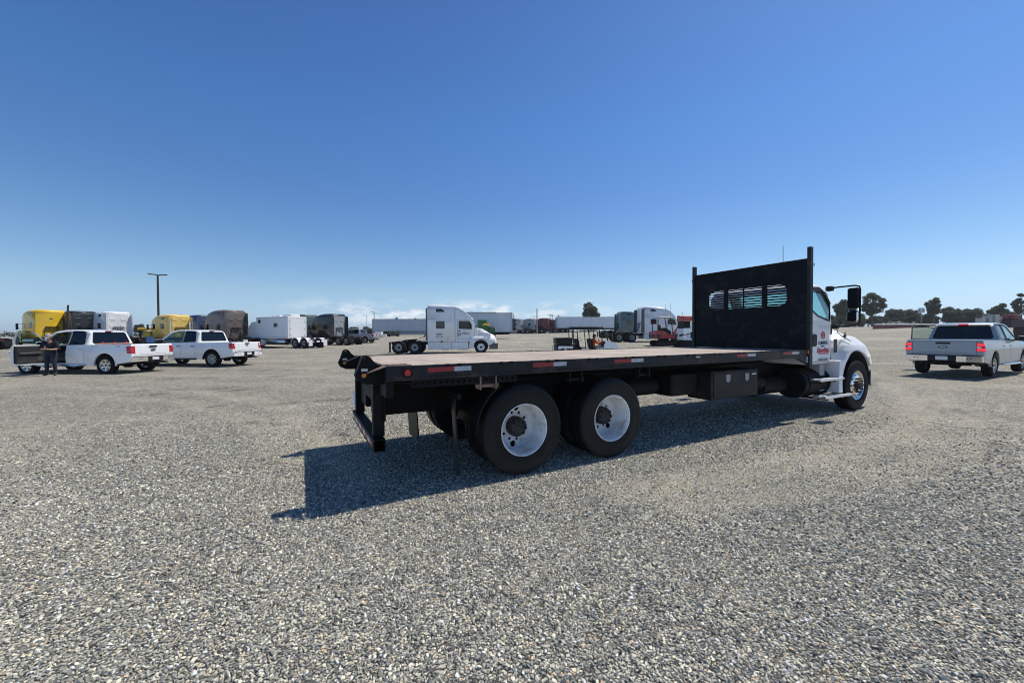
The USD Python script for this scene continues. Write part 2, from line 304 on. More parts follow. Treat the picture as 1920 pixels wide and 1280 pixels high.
def dust(x, y):
    out = np.zeros_like(x)
    wob = .25 * (meshkit.fbm(np.stack([x * .8, y * .8, x * 0], -1), 3, 9) - .5)
    for pts, hw, st in TRACKS:
        best = seg_dist(x, y, pts)
        out = np.maximum(out, st * np.clip(1.6 - (best + wob) / hw, 0, 1))
    return out * (.45 + .9 * meshkit.fbm(np.stack([x * 1.7, y * 1.7, x * 0], -1), 4, 5))
SCUFFS = [([(-10.9, 11.6), (-9.2, 12.1), (-7.6, 12.7)], .10), ([(-10.0, 10.9), (-8.9, 11.5), (-7.9, 11.9)], .07), ([(-14.0, 14.5), (-11, 15.4), (-8, 15.9)], .10), ([(-7.2, 9.0), (-5.6, 9.3), (-4.2, 10.0)], .08), ([(5.9, 4.9), (7.9, 6.3), (9.6, 8.6)], .045), ([(-5, 7.3), (-3.6, 7.0), (-2.7, 6.4)], .06), ([(9.5, 11), (11.5, 12.6), (12.6, 14.4)], .12), ([(-16, 19), (-8, 18.2), (0, 18.6)], .14), ([(-3, 21), (6, 21.5), (12, 24)], .16)]
def seg_dist(x, y, pts):
    pts = np.array(pts, float); best = np.full(x.shape, 1e9)
    for p, q in zip(pts[:-1], pts[1:]):
        dd = q - p; t = np.clip(((x - p[0]) * dd[0] + (y - p[1]) * dd[1]) / (dd @ dd), 0, 1); best = np.minimum(best, np.hypot(x - p[0] - t * dd[0], y - p[1] - t * dd[1]))
    return best
def scuff(x, y):
    out = np.zeros_like(x); wob = .12 * (meshkit.fbm(np.stack([x * 1.5, y * 1.5, x * 0], -1), 3, 19) - .5)
    for pts, hw in SCUFFS: out = np.maximum(out, np.clip(1.7 - (seg_dist(x, y, pts) + wob) / hw, 0, 1))
    return out * np.clip(2.6 * meshkit.fbm(np.stack([x * 2.2, y * 2.2, x * 0], -1), 3, 23) - .7, 0, 1)
nn = len(aa); gf = [(0, 1 + (j + 1) % nn, 1 + j) for j in range(nn)]
ii, jj = np.meshgrid(np.arange(len(rad) - 2), np.arange(nn), indexing='ij'); ii, jj = ii.ravel(), jj.ravel()
a0, b0 = 1 + ii * nn + jj, 1 + ii * nn + (jj + 1) % nn; c0, d0 = b0 + nn, a0 + nn
gf = np.vstack([gf, np.stack([a0, b0, c0], 1), np.stack([a0, c0, d0], 1)])
gf = gf[:, ::-1] if np.cross(gv[gf[5, 1]] - gv[gf[5, 0]], gv[gf[5, 2]] - gv[gf[5, 0]])[2] < 0 else gf
STONE = [(0.00, (0.09, 0.088, 0.078)), (0.16, (0.175, 0.170, 0.148)), (0.36, (0.265, 0.256, 0.218)), (0.56, (0.345, 0.330, 0.275)), (0.74, (0.44, 0.415, 0.335)), (0.86, (0.56, 0.525, 0.42)), (0.93, (0.42, 0.32, 0.20)), (1.0, (0.66, 0.62, 0.50))]
MAT['gravel_mat'] = usdkit.material(stage, '/World/Looks/gravel_mat', {
    'g': ('geometry', {}), 'wn': ('noise_texture', {'scale': 26.0, 'detail': 1.0}), 'wv': ('vector_math', {'math_type': 'multiply_add', 'vector2': (0.02, 0.02, 0.0)}),
    'fl': ('vector_math', {'math_type': 'multiply', 'vector2': (1.0, 1.0, 0.0)}),
    'v': ('voronoi_texture', {'dimensions': '2D', 'feature': 'f1', 'scale': 44.0, 'randomness': 1.0}),
    've': ('voronoi_texture', {'dimensions': '2D', 'feature': 'distance_to_edge', 'scale': 44.0, 'randomness': 1.0}),
    'bw': ('separate_color', {'color_type': 'rgb'}), 'r': ('rgb_ramp', {'ramp': STONE}),
    'gap': ('map_range', {'range_type': 'smoothstep', 'from_min': 0.0, 'from_max': 0.17, 'to_min': 0.30, 'to_max': 1.0, 'clamp': True}),
    'mg': ('mix_color', {'blend_type': 'multiply', 'fac': 1.0}),
    'n1': ('noise_texture', {'scale': 0.13, 'detail': 6.0, 'roughness': 0.62}), 'n2': ('noise_texture', {'scale': 0.9, 'detail': 5.0, 'roughness': 0.6}),
    'mp': ('mapping', {'mapping_type': 'point', 'rotation': (0, 0, -0.22), 'scale': (0.16, 1.5, 1.0)}), 'n3': ('noise_texture', {'scale': 0.5, 'detail': 6.0, 'roughness': 0.6, 'distortion': 0.4}),
    'd1': ('map_range', {'range_type': 'smoothstep', 'from_min': 0.50, 'from_max': 0.66, 'to_min': 0.0, 'to_max': 0.55, 'clamp': True}),
    'd3': ('map_range', {'range_type': 'smoothstep', 'from_min': 0.52, 'from_max': 0.70, 'to_min': 0.0, 'to_max': 0.50, 'clamp': True}),
    'dm': ('math', {'math_type': 'maximum'}), 'mx': ('mix_color', {'b': (0.43, 0.39, 0.30)}),
    'at': ('attribute', {'attribute': 'dust'}), 'as': ('attribute', {'attribute': 'scuff'}), 'n4': ('noise_texture', {'scale': 7.0, 'detail': 4.0, 'roughness': 0.7}), 'k4': ('map_range', {'from_min': 0.32, 'from_max': 0.68, 'to_min': 0.66, 'to_max': 1.34, 'clamp': True}), 'ks': ('math', {'math_type': 'multiply_add', 'value2': -0.5, 'value3': 1.0}), 'kk': ('math', {'math_type': 'multiply'}), 'kk2': ('math', {'math_type': 'multiply'}), 'dm2': ('math', {'math_type': 'maximum'}),
    'k': ('map_range', {'from_min': 0.3, 'from_max': 0.7, 'to_min': 0.84, 'to_max': 1.14, 'clamp': True}), 'mk': ('vector_math', {'math_type': 'multiply'}),
    'b': ('bump', {'strength': 0.85, 'distance': 0.018}), 'p': ('principled_bsdf', {'roughness': 0.85, 'specular_ior_level': 0.3})},
    [('g.position', 'wn.vector'), ('wn.color', 'wv.vector1'), ('g.position', 'wv.vector3'), ('wv.vector', 'fl.vector1'), ('fl.vector', 'v.vector'), ('fl.vector', 've.vector'),
     ('v.color', 'bw.color'), ('bw.r', 'r.fac'), ('ve.distance', 'gap.value'), ('r.color', 'mg.a'), ('gap.result', 'mg.b'),
     ('g.position', 'n1.vector'), ('g.position', 'n2.vector'), ('g.position', 'mp.vector'), ('mp.vector', 'n3.vector'), ('n1.fac', 'd1.value'), ('n3.fac', 'd3.value'),
     ('d1.result', 'dm.value1'), ('d3.result', 'dm.value2'), ('dm.value', 'dm2.value1'), ('at.fac', 'dm2.value2'), ('dm2.value', 'mx.fac'), ('mg.result', 'mx.a'), ('n2.fac', 'k.value'), ('mx.result', 'mk.vector1'), ('g.position', 'n4.vector'), ('n4.fac', 'k4.value'), ('as.fac', 'ks.value1'), ('k.result', 'kk.value1'), ('k4.result', 'kk.value2'), ('kk.value', 'kk2.value1'), ('ks.value', 'kk2.value2'), ('kk2.value', 'mk.vector2'),
     ('mk.vector', 'p.base_color'), ('gap.result', 'b.height'), ('b.normal', 'p.normal')], surface='p.BSDF')
ground = usdkit.mesh(stage, '/World/ground', (gv, gf), MAT['gravel_mat'], smooth=True)
UsdGeom.PrimvarsAPI(ground).CreatePrimvar('dust', Sdf.ValueTypeNames.FloatArray, 'vertex').Set(Vt.FloatArray.FromNumpy(np.concatenate([[0.0], .62 * dust(gx, gy).ravel()]).astype(np.float32)))
UsdGeom.PrimvarsAPI(ground).CreatePrimvar('scuff', Sdf.ValueTypeNames.FloatArray, 'vertex').Set(Vt.FloatArray.FromNumpy(np.concatenate([[0.0], scuff(gx, gy).ravel()]).astype(np.float32)))
tag(ground, kind='structure')
# ------------------------------------------------------------------ wheels
def tyre_mesh(ro, ri, w, n=44, grooves=True):
    h = w / 2; p = [(ri, -h * .80), (ri + .02, -h * .92), (ri + .035, -h * .955), (ri + (ro - ri) * .30, -h * .985), (ri + (ro - ri) * .33, -h * 1.015), (ri + (ro - ri) * .45, -h * 1.015), (ri + (ro - ri) * .48, -h), (ro - .062, -h * .965), (ro - .058, -h * .99), (ro - .040, -h * .96), (ro - .012, -h * .86), (ro, -h * .74)]
    if grooves:
        for g in (-.38, 0, .38):
            c = g * w; p += [(ro, c - .011), (ro - .012, c - .009), (ro - .012, c + .009), (ro, c + .011)]
    p += [(ro, h * .74), (ro - .012, h * .86), (ro - .040, h * .96), (ro - .058, h * .99), (ro - .062, h * .965), (ri + (ro - ri) * .48, h), (ri + (ro - ri) * .45, h * 1.015), (ri + (ro - ri) * .33, h * 1.015), (ri + (ro - ri) * .30, h * .985), (ri + .035, h * .955), (ri + .02, h * .92), (ri, h * .80)]
    return rvY(p, n)
def lugs(r, y, k, rr, ln, n=8):
    return J(*[cyl((r * math.cos(a), y, r * math.sin(a)), (r * math.cos(a), y + ln, r * math.sin(a)), rr, n=n) for a in np.arange(k) * 2 * PI / k])
_wc = {}
def wheel_parts(kind):
    """{sub-part: (mesh, material)}, axle along y, outward +y, centre at the origin."""
    if kind in _wc: return _wc[kind]
    d = {}
    if kind in ('dual', 'dual_far', 'dual_hi'):
        ro, ri, w = .52, .286, .27
        n = 56 if kind == 'dual_hi' else 24
        d['tyre'] = (tyre_mesh(ro, ri, w, n, kind == 'dual_hi'), 'worn_rubber' if kind == 'dual_hi' else 'rubber')
        d['inner_tyre'] = (mv(tyre_mesh(ro, ri, w, n, kind == 'dual_hi'), (0, -.335, 0)), 'rubber')
        if kind == 'dual_hi':
            rim = rvY([(.304, .128), (.300, .135), (.290, .130), (.280, .105), (.274, .06), (.262, -.03), (.258, -.10), (.235, -.122), (.17, -.128), (.10, -.122), (.10, -.136), (.17, -.142), (.24, -.137), (.270, -.11), (.286, -.03), (.288, .105), (.298, .12)], n)
            for a in (-PI / 2, PI / 2): rim -= cyl((.215 * math.cos(a), -.25, .215 * math.sin(a)), (.215 * math.cos(a), 0, .215 * math.sin(a)), .036, n=20)
            for a in np.arange(10) * 2 * PI / 10: rim -= cyl((.160 * math.cos(a), -.25, .1675 * math.sin(a)), (.160 * math.cos(a), -.05, .160 * math.sin(a)), .0185, n=12)
            d['rim'] = (rim, 'rim_white')
            hub = J(rvY([(.0, -.20), (.118, -.20), (.118, -.05), (.110, -.03), (.100, -.01), (.05, .0), (0, .0)], 28), lugs(.088, -.012, 8, .012, .028))
            d['hub'] = (hub, 'hub_grease')
            d['brake_drum'] = (cyl((0, -.46, 0), (0, -.145, 0), .21, n=28), 'black_steel')
        else:
            d['rim'] = (rvY([(.300, .130), (.285, .12), (.265, -.03), (.255, -.08), (.0, -.10), (.0, -.13), (.27, -.12), (.286, .0), (.288, .12)], n), 'rim_grey')
            d['hub'] = (J(cyl((0, -.12, 0), (0, .0, 0), .12, .10, 14)), 'hub_grease')
    elif kind in ('steer', 'steer_far', 'steer_hi', 'steer_white'):
        ro, ri, w = .52, .286, .28
        hi = kind == 'steer_hi'; n = 56 if hi else 24
        d['tyre'] = (tyre_mesh(ro, ri, w, n, hi), 'rubber')
        rim = rvY([(.304, .118), (.300, .128), (.288, .122), (.276, .090), (.262, .080), (.225, .112), (.175, .128), (.09, .132), (.0, .132), (.0, .06), (.26, .05), (.286, .0)], n)
        if hi or kind == 'steer_white':
            for a in np.arange(10) * 2 * PI / 10: rim -= cyl((.222 * math.cos(a), 0, .222 * math.sin(a)), (.222 * math.cos(a), .3, .222 * math.sin(a)), .021 if hi else .026, n=14)
        d['rim'] = (rim, 'chrome' if hi else 'rim_white' if kind == 'steer_white' else 'rim_grey')
        d['hub'] = (J(rvY([(.0, .12), (.085, .12), (.085, .18), (.07, .20), (0, .20)], 20), lugs(.143, .125, 10, .014, .05) if hi else cyl((0, .1, 0), (0, .14, 0), .1, n=12)), 'hub_grease')
        if hi: d['lug_nuts'] = (lugs(.1425, .126, 10, .0155, .055), 'black_plastic')
    elif kind in ('pickup', 'pickup_dark'):
        ro, ri, w = .405, .255, .275
        d['tyre'] = (tyre_mesh(ro, ri, w, 36), 'rubber')
        rim = rvY([(.262, .10), (.258, .118), (.248, .112), (.240, .07), (.238, -.08), (.252, -.09)], 32)
        disc = rvY([(0, .055), (.245, .080), (.245, .100), (.06, .085), (0, .085)], 32)
        for k in range(6):
            a = k * PI / 3
            for s in (-.17, .17):
                c = [(r * math.cos(a + q), r * math.sin(a + q)) for r, q in ((.095, s - .10), (.23, s - .135), (.23, s + .135), (.095, s + .10))]
                disc -= pY(c, 0, .2)
        d['rim'] = (J(rim, disc), 'alloy' if kind == 'pickup' else 'rim_grey')
        d['brake_disc'] = (cyl((0, -.02, 0), (0, .02, 0), .17, n=24), 'black_steel')
        d['hub'] = (cyl((0, .05, 0), (0, .098, 0), .04, n=14), 'black_plastic' if kind == 'pickup' else 'alloy')
    elif kind == 'buggy':
        d['tyre'] = (tyre_mesh(.33, .18, .24, 22, False), 'rubber')
        d['rim'] = (rvY([(.185, .09), (.15, .06), (.0, .08), (0, .03), (.18, -.05)], 20), 'black_plastic')
    _wc[kind] = {k: (arr(m), mt) for k, (m, mt) in d.items()}
    return _wc[kind]
def wheel(parent, kind, x, y, z, label=None, roll=0.0):
    side = 1 if y > 0 else -1
    w = sub(parent, 'wheel', (x, y, z), 0 if side > 0 else 180)
    if roll: w.AddRotateYOp().Set(float(roll))
    for k, (m, mt) in wheel_parts(kind).items(): P(w, k, m, mt, 35)
    if label: tag(w, label)
    return w

# ------------------------------------------------------------------ the flatbed truck
YAW = math.degrees(.4882)
truck = thing('flatbed_truck', 'white cab truck with long empty black flatbed and tall dark headboard, nearest vehicle', 'truck', (.16 - 1.216 * math.sin(.4882), 4.475 + 1.216 * math.cos(.4882), 0), YAW)
Y0 = 1.216   # half width of the bed
# deck: sheets butted with narrow seams
xs = [-1.50, .02, 1.54, 3.06, 4.58, 6.04]
for a, b in zip(xs[:-1], xs[1:]):
    P(truck, 'deck_sheet', bx(a + .003, b - .003, -Y0 + .045, Y0 - .045, 1.268, 1.303, .004), 'deck_mat')
for s in (-1, 1):
    y0, y1 = sorted((s * (Y0 - .042), s * Y0))
    rail = pY([(-1.536, 1.165), (5.58, 1.165), (5.68, 1.15), (6.12, 1.005), (6.12, 1.312), (-1.536, 1.312)], y0, y1)
    lipy = sorted((s * (Y0 - .09), s * (Y0 - .042)))
    rail += bx(-1.536, 5.6, lipy[0], lipy[1], 1.160, 1.174)
    r = P(truck, 'side_rail', rail, 'rail_steel')
    for k in range(12):
        x = -.95 + k * .61
        if x < 5.4:
            P(r, 'stake_pocket', J(*[bx(x + e, x + e + .045, *sorted((s * (Y0 + .008), s * (Y0 - .012))), 1.29, 1.3165, .003) for e in (0, .13)]), 'black_steel')
    # lettering-free reflective tape: a red and a white strip each time
    for t0, t1, t2 in ((-1.14, -.86, -.67), (.09, .37, .56), (1.32, 1.61, 1.83), (3.89, 4.17, 4.39), (5.21, 5.49, 5.72)):
        P(r, 'red_tape', bx(t0, t1, *sorted((s * Y0, s * (Y0 + .002))), 1.238, 1.285), 'red_tape')
        P(r, 'white_tape', bx(t1 + .002, t2, *sorted((s * Y0, s * (Y0 + .002))), 1.238, 1.285), 'white_tape')
    ml = P(r, 'marker_lamp', J(cyl((-1.34, s * Y0, 1.243), (-1.34, s * (Y0 + .022), 1.243), .036, .030, 20)), 'red_lens')
    P(r, 'lamp_grommet', rvY([(.036, -.0), (.052, .0), (.052, .014), (.036, .014)], 22).rotate((0, 0, 0 if s > 0 else 180)).translate((-1.34, s * Y0, 1.243)), 'black_plastic')
    P(r, 'amber_lamp', bx(6.00, 6.055, *sorted((s * Y0, s * (Y0 + .02))), 1.235, 1.30, .006), 'amber_lens')
    P(r, 'sticker', bx(5.975, 6.085, *sorted((s * Y0, s * (Y0 + .002))), 1.075, 1.185), 'sticker_blue')
    # row of rope holes
    P(r, 'rivet_row', J(*[cyl((-1.1 + .052 * k, s * (Y0 + .001), 1.197), (-1.1 + .052 * k, s * (Y0 + .005), 1.197), .009, n=6) for k in range(60) if k % 14 < 9]), 'black_steel')
    # winch track with holes and three strap winches
    trk = bx(-1.30, -.1, *sorted((s * (Y0 - .06), s * (Y0 - .03))), 1.085, 1.16)
    for k in range(18): trk -= cyl((-1.25 + .064 * k, s * (Y0 - .1), 1.128), (-1.25 + .064 * k, s * Y0, 1.128), .013, n=10)
    P(truck, 'winch_track', trk, 'black_steel')
    for wx in (-.46, .72, 1.87):
        ya, yb = sorted((s * (Y0 - .13), s * (Y0 - .02)))
        wn = P(truck, 'strap_winch', J(bx(wx - .10, wx - .085, ya, yb, 1.02, 1.165), bx(wx + .085, wx + .10, ya, yb, 1.02, 1.165), cyl((wx - .13, s * (Y0 - .07), 1.06), (wx + .13, s * (Y0 - .07), 1.06), .024, n=12), cyl((wx + .105, s * (Y0 - .07), 1.06), (wx + .125, s * (Y0 - .07), 1.06), .045, n=10)), 'rusty_steel' if wx < 0 else 'black_steel')
    if s < 0: P(r, 'dent_patch', bx(2.9, 3.0, -Y0 - .002, -Y0, 1.26, 1.28), 'sticker_pale')
# cross members and frame
for k in range(13):
    P(truck, 'cross_member', J(bx(-1.45 + .6 * k, -1.39 + .6 * k, -Y0 + .05, Y0 - .05, 1.17, 1.268)), 'black_steel')
for s in (-1, 1):
    y0, y1 = sorted((s * .36, s * .44))
    P(truck, 'subframe_beam', bx(-1.46, 6.0, y0, y1, .985, 1.17), 'black_steel')
    P(truck, 'frame_rail', bx(-1.46, 8.95, y0 - .005, y1 + .005, .70, .985), 'black_steel')
    P(truck, 'quarter_fender', J(*[hull([(.60 * math.cos(a) , s * (Y0 - .02), .53 + .60 * math.sin(a)), (.612 * math.cos(a), s * (Y0 - .02), .53 + .612 * math.sin(a)), (.60 * math.cos(b), s * (Y0 - .02), .53 + .60 * math.sin(b)), (.612 * math.cos(b), s * (Y0 - .02), .53 + .612 * math.sin(b)),
        (.60 * math.cos(a), s * (Y0 - .62), .53 + .60 * math.sin(a)), (.612 * math.cos(a), s * (Y0 - .62), .53 + .612 * math.sin(a)), (.60 * math.cos(b), s * (Y0 - .62), .53 + .60 * math.sin(b)), (.612 * math.cos(b), s * (Y0 - .62), .53 + .612 * math.sin(b))]) for a, b in zip(np.linspace(2.1, 3.0, 7)[:-1], np.linspace(2.1, 3.0, 7)[1:])]), 'worn_rubber')
    fl = pX(rnd([(0, .95), (.5, .95), (.5, .16), (.44, .08), (.08, .08), (0, .14)], .03), -.008, .008)
    fl = mv(fl, (-.80, -(Y0 - .10), 0), rz=-.26 if s < 0 else -.03); fv, ff = fl; fv = fv + np.array([1, 0, 0]) * (.03 * np.sin(fv[:, 2:3] * 6.0))
    if s > 0: fv = fv * np.array([1, -1, 1]); ff = ff[:, ::-1]
    P(truck, 'mud_flap', (fv, ff), 'worn_rubber')
    P(truck, 'flap_hanger', J(bx(-.80, -.76, *sorted((s * .44, s * (Y0 - .06))), .93, .99)), 'black_steel')
    for ax in (0, 1.32):
        P(truck, 'leaf_spring', J(*[bx(ax - .5 + .06 * k, ax + .5 - .06 * k, *sorted((s * .47, s * .55)), .60 - .025 * k, .622 - .025 * k) for k in range(5)]), 'black_steel')
for ax in (0, 1.32):
    P(truck, 'drive_axle', J(cyl((ax, -.92, .53), (ax, .92, .53), .075, n=16), cyl((ax - .16, 0, .53), (ax + .2, 0, .53), .20, .12, 18)), 'black_steel')
    wheel(truck, 'dual_hi', ax, -(Y0 - .165), .52, roll=-6 if ax == 0 else 42); wheel(truck, 'dual_hi', ax, Y0 - .165, .52)
for ax in (0, 1.32):
    for s in (-1, 1):
        P(truck, 'brake_chamber', J(cyl((ax - .34, s * .60, .62), (ax - .14, s * .60, .60), .085, n=16), cyl((ax - .14, s * .60, .60), (ax - .04, s * .60, .60), .02, n=8)), 'hub_grease')
        P(truck, 'air_line', tube([(ax - .34, s * .60, .66), (ax - .45, s * .52, .80), (ax - .30, s * .46, .96), (ax + .2, s * .45, 1.0)], .012, 6), 'worn_rubber')
P(truck, 'wiring_conduit', tube([(-1.44, -.50, 1.08), (-.6, -.52, 1.02), (1.2, -.50, 1.05), (3.2, -.50, 1.0), (5.9, -.48, 1.04)], .018, 6), 'worn_rubber')
P(truck, 'number_lamp', bx(-1.556, -1.534, -.06, .06, 1.14, 1.17, .004), 'white_lens')
P(truck, 'drive_shaft', cyl((1.4, 0, .60), (6.2, 0, .72), .05, n=12), 'black_steel')
P(truck, 'front_axle', J(bx(8.0, 8.12, -.85, .85, .40, .52, .02)), 'black_steel')
wheel(truck, 'steer_hi', 8.063, -(Y0 - .16), .52); wheel(truck, 'steer_hi', 8.063, Y0 - .16, .52)
# tail: underride guard, lights and lifting ears
P(truck, 'tail_beam', J(bx(-1.535, -1.46, -Y0 + .05, Y0 - .05, 1.0, 1.266, .006)), 'black_steel')
for s in (-1, 1):
    y0, y1 = sorted((s * .70, s * .80))
    P(truck, 'guard_upright', bx(-1.60, -1.485, y0, y1, .55, 1.16, .006), 'black_steel')
    p = rnd([(-1.80, 1.225), (-1.775, 1.17), (-1.70, 1.135), (-1.48, 1.125), (-1.48, 1.30), (-1.58, 1.318), (-1.625, 1.35), (-1.66, 1.40), (-1.70, 1.418), (-1.735, 1.395), (-1.775, 1.28)], .022)
    e0, e1 = sorted((s * (Y0 - .16), s * (Y0 - .28)))
    ear = pY(p, e0, e1) - pY(ngon(-1.703, 1.388, .010, 12), -2, 2)
    ear = P(truck, 'lift_ear', ear, 'black_steel')
    f = -1.0
    yy = e0 - .001
    P(ear, 'sticker', bx(-1.745, -1.685, e0 - .002, e0, 1.262, 1.288), 'sticker_pale')
    P(ear, 'reflector', cyl((-1.72, e0 - .004, 1.222), (-1.72, e0, 1.222), .022, n=16), 'amber_lens')
    P(truck, 'tail_plate', hull([(-1.535, s * (Y0 - .01), 1.316), (-1.535, s * (Y0 - .30), 1.316), (-1.535, s * (Y0 - .01), 1.306), (-1.535, s * (Y0 - .30), 1.306), (-1.70, s * (Y0 - .16), 1.245), (-1.70, s * (Y0 - .30), 1.245), (-1.70, s * (Y0 - .16), 1.235), (-1.70, s * (Y0 - .30), 1.235)]), 'rusty_steel')
    P(truck, 'hinge_strap', J(bx(-1.56, -1.30, *sorted((s * (Y0 - .20), s * (Y0 - .17))), 1.305, 1.322, .003), bx(-1.52, -1.28, *sorted((s * (Y0 - .10), s * (Y0 - .075))), 1.305, 1.318, .003)), 'rusty_steel')
    P(truck, 'tail_lamp', bx(-1.555, -1.534, *sorted((s * .30, s * .60)), 1.05, 1.12, .008), 'red_lens')
gb = bx(-1.62, -1.50, -Y0 + .28, Y0 - .28, .425, .55, .005) - bx(-1.61, -1.51, -2, 2, .435, .54)
gb = P(truck, 'guard_bar', gb, 'black_steel')
for k in range(5): P(gb, 'tape_strip', bx(-1.622, -1.62, -.85 + .36 * k, -.68 + .36 * k, .46, .515), 'red_tape')
for k in range(5): P(gb, 'pale_tape_strip', bx(-1.622, -1.62, -.68 + .36 * k, -.52 + .36 * k, .46, .515), 'white_tape')
P(truck, 'mount_plate', bx(-1.535, -1.47, -.80, .80, .70, 1.0, .01) - bx(-2, 0, -.22, .22, .6, .86), 'black_steel')
P(truck, 'licence_plate', bx(-1.60, -1.594, .86, 1.16, .62, .78), 'plate_white')
# headboard
slot = mf.CrossSection.batch_hull([mf.CrossSection([ngon(y, z, .14, 20)]) for y in (.70, -.695) for z in (2.30, 2.43)])
hb = P(truck, 'headboard', pX(CS([(-Y0 + .03, 1.306), (Y0 - .03, 1.306), (Y0 - .03, 2.965), (-Y0 + .03, 2.965)]) - slot, 6.055, 6.085), 'headboard_paint')
for k in range(8): P(hb, 'slat', mv(bx(-.012, .012, -.83, .845, -.009, .009), (6.10, 0, 2.185 + .0525 * k), ry=.35), 'headboard_paint')
for y, hw in ((.405, .052), (.012, .012), (-.42, .052)): P(hb, 'mullion', bx(6.04, 6.054, y - hw, y + hw, 2.14, 2.59), 'headboard_paint')
P(hb, 'top_rail', J(tube([(6.07, -Y0 + .05, 2.985), (6.07, Y0 - .05, 2.985)], .024, 10)), 'black_steel')
P(hb, 'stiffener', J(bx(6.086, 6.13, -.9, -.84, 1.31, 2.1), bx(6.086, 6.13, .84, .9, 1.31, 2.1)), 'black_steel')
for s in (-1, 1):
    P(truck, 'headboard_post', bx(6.02, 6.12, *sorted((s * (Y0 - .028), s * (Y0 + .032))), .97, 3.21, .006), 'rail_steel')
    P(truck, 'post_hook', tube([(6.07, s * (Y0 + .03), 2.86), (6.07, s * (Y0 + .065), 2.86), (6.07, s * (Y0 + .07), 2.90)], .008, 6), 'black_steel')
# under bed equipment
tb = P(truck, 'tool_box', bx(3.40, 4.63, -1.116, -.68, .565, 1.02, .012), 'black_plastic')
P(tb, 'door_panel', bx(3.45, 4.60, -1.128, -1.116, .60, .99, .004), 'black_plastic')
for lx in (3.80, 4.30):
    lt = pY(rnd([(lx - .05, .955), (lx + .05, .955), (lx + .05, .86), (lx, .825), (lx - .05, .86)], .008), -1.134, -1.128) - pY([(lx - .034, .94), (lx + .034, .94), (lx + .034, .868), (lx, .845), (lx - .034, .868)], -1.2, -1.130)
    lt = P(tb, 'latch', lt, 'galvanized'); P(lt, 'latch_handle', bx(lx - .016, lx + .016, -1.134, -1.129, .862, .935, .002), 'galvanized')
P(tb, 'label_plate', bx(4.44, 4.56, -1.130, -1.128, .925, .945), 'plate_white')
P(truck, 'battery_box', bx(2.70, 3.30, -.95, -.48, .66, 1.0, .02), 'black_steel')
P(truck, 'air_tank', J(cyl((4.75, -.70, .70), (5.35, -.70, .70), .14, n=22)), 'black_steel')
P(truck, 'air_tank', J(cyl((1.95, -.70, .82), (2.55, -.70, .82), .14, n=22)), 'black_steel')
P(truck, 'air_tank', J(cyl((.2, .0, .86), (1.0, .0, .86), .13, n=18)), 'black_steel')
P(truck, 'fuel_tank', J(cyl((6.35, -.75, .62), (7.45, -.75, .62), .29, n=28), cyl((6.5, -.75, .62), (6.56, -.75, .62), .30, n=28), cyl((7.2, -.75, .62), (7.26, -.75, .62), .30, n=28)), 'black_steel')
P(truck, 'exhaust_muffler', cyl((5.45, -.62, .60), (6.2, -.62, .60), .16, n=20), 'black_steel')
P(truck, 'fuel_tank', J(cyl((4.9, .75, .62), (6.45, .75, .62), .29, n=28)), 'interior_grey')
for (x0, x1, z, d) in ((6.50, 7.42, .715, -1.20), (6.62, 7.66, .375, -1.235)):
    st = P(truck, 'cab_step', J(bx(x0, x1, d - .02, d + .05, z - .035, z + .012, .008), bx(x0, x1, d + .09, d + .14, z - .02, z + .01, .006), bx(x0, x1, d + .18, d + .24, z - .02, z + .01, .006), bx(x0, x0 + .04, d, d + .24, z - .03, z + .005), bx(x1 - .04, x1, d, d + .24, z - .03, z + .005)), 'tread_alloy')
    P(st, 'step_bracket', J(bx(x0 + .2, x0 + .25, d + .05, -.6, z - .08, z - .036), bx(x1 - .25, x1 - .2, d + .05, -.6, z - .08, z - .036)), 'black_steel')
# cab
prof = [(6.36, 1.0), (6.36, 2.44), (6.42, 2.56), (6.56, 2.635), (6.80, 2.655), (7.02, 2.625), (7.16, 2.55), (7.62, 1.84), (7.66, 1.60), (7.66, .98), (7.30, 1.0)]
sect = [(-1.03, .9), (-1.065, 1.2), (-1.07, 1.85), (-.985, 2.42), (-.92, 2.56), (-.80, 2.64), (-.5, 2.68), (.5, 2.68), (.80, 2.64), (.92, 2.56), (.985, 2.42), (1.07, 1.85), (1.065, 1.2), (1.03, .9)]
def cab_solid(i):
    a = rnd(prof, .05).offset(-i, mf.JoinType.Round) if i else rnd(prof, .05)
    b = rnd(sect, .06).offset(-i, mf.JoinType.Round) if i else rnd(sect, .06)
    top = rnd([(6.2, -1.075 + i), (6.2, 1.075 - i), (7.15, 1.06 - i), (7.72 - i, .86 - i), (7.72 - i, -.86 + i), (7.15, -1.06 + i)], .1)
    return pY(a, -1.2, 1.2) ^ pX(b, 6.0, 8.0) ^ pZ(top, .8, 2.8)
C0 = cab_solid(0); shell = C0 - cab_solid(.045)
side_win = rnd([(6.47, 2.16), (6.50, 2.47), (6.60, 2.52), (6.98, 2.52), (7.10, 2.45), (7.42, 1.90), (7.34, 1.865), (7.05, 1.885), (6.72, 1.965), (6.54, 2.07)], .035)
rear_win = rnd([(-.70, 2.02), (.70, 2.02), (.66, 2.44), (-.66, 2.44)], .05)
wind = rnd([(-.88, 1.88), (.88, 1.88), (.80, 2.52), (-.80, 2.52)], .06)
cutw = pY(side_win, -1.3, 1.3) + pX(rear_win, 6.2, 6.6) + pX(wind, 7.0, 8.0)
door_poly = rnd([(6.42, 1.06), (6.42, 2.2), (6.47, 2.50), (6.60, 2.56), (7.02, 2.56), (7.15, 2.47), (7.50, 1.88), (7.50, 1.30), (7.42, 1.06)], .03)
shell -= cutw
door_zone = pY(door_poly.offset(.006, mf.JoinType.Round), -1.3, -.90) + pY(door_poly.offset(.006, mf.JoinType.Round), .90, 1.3)
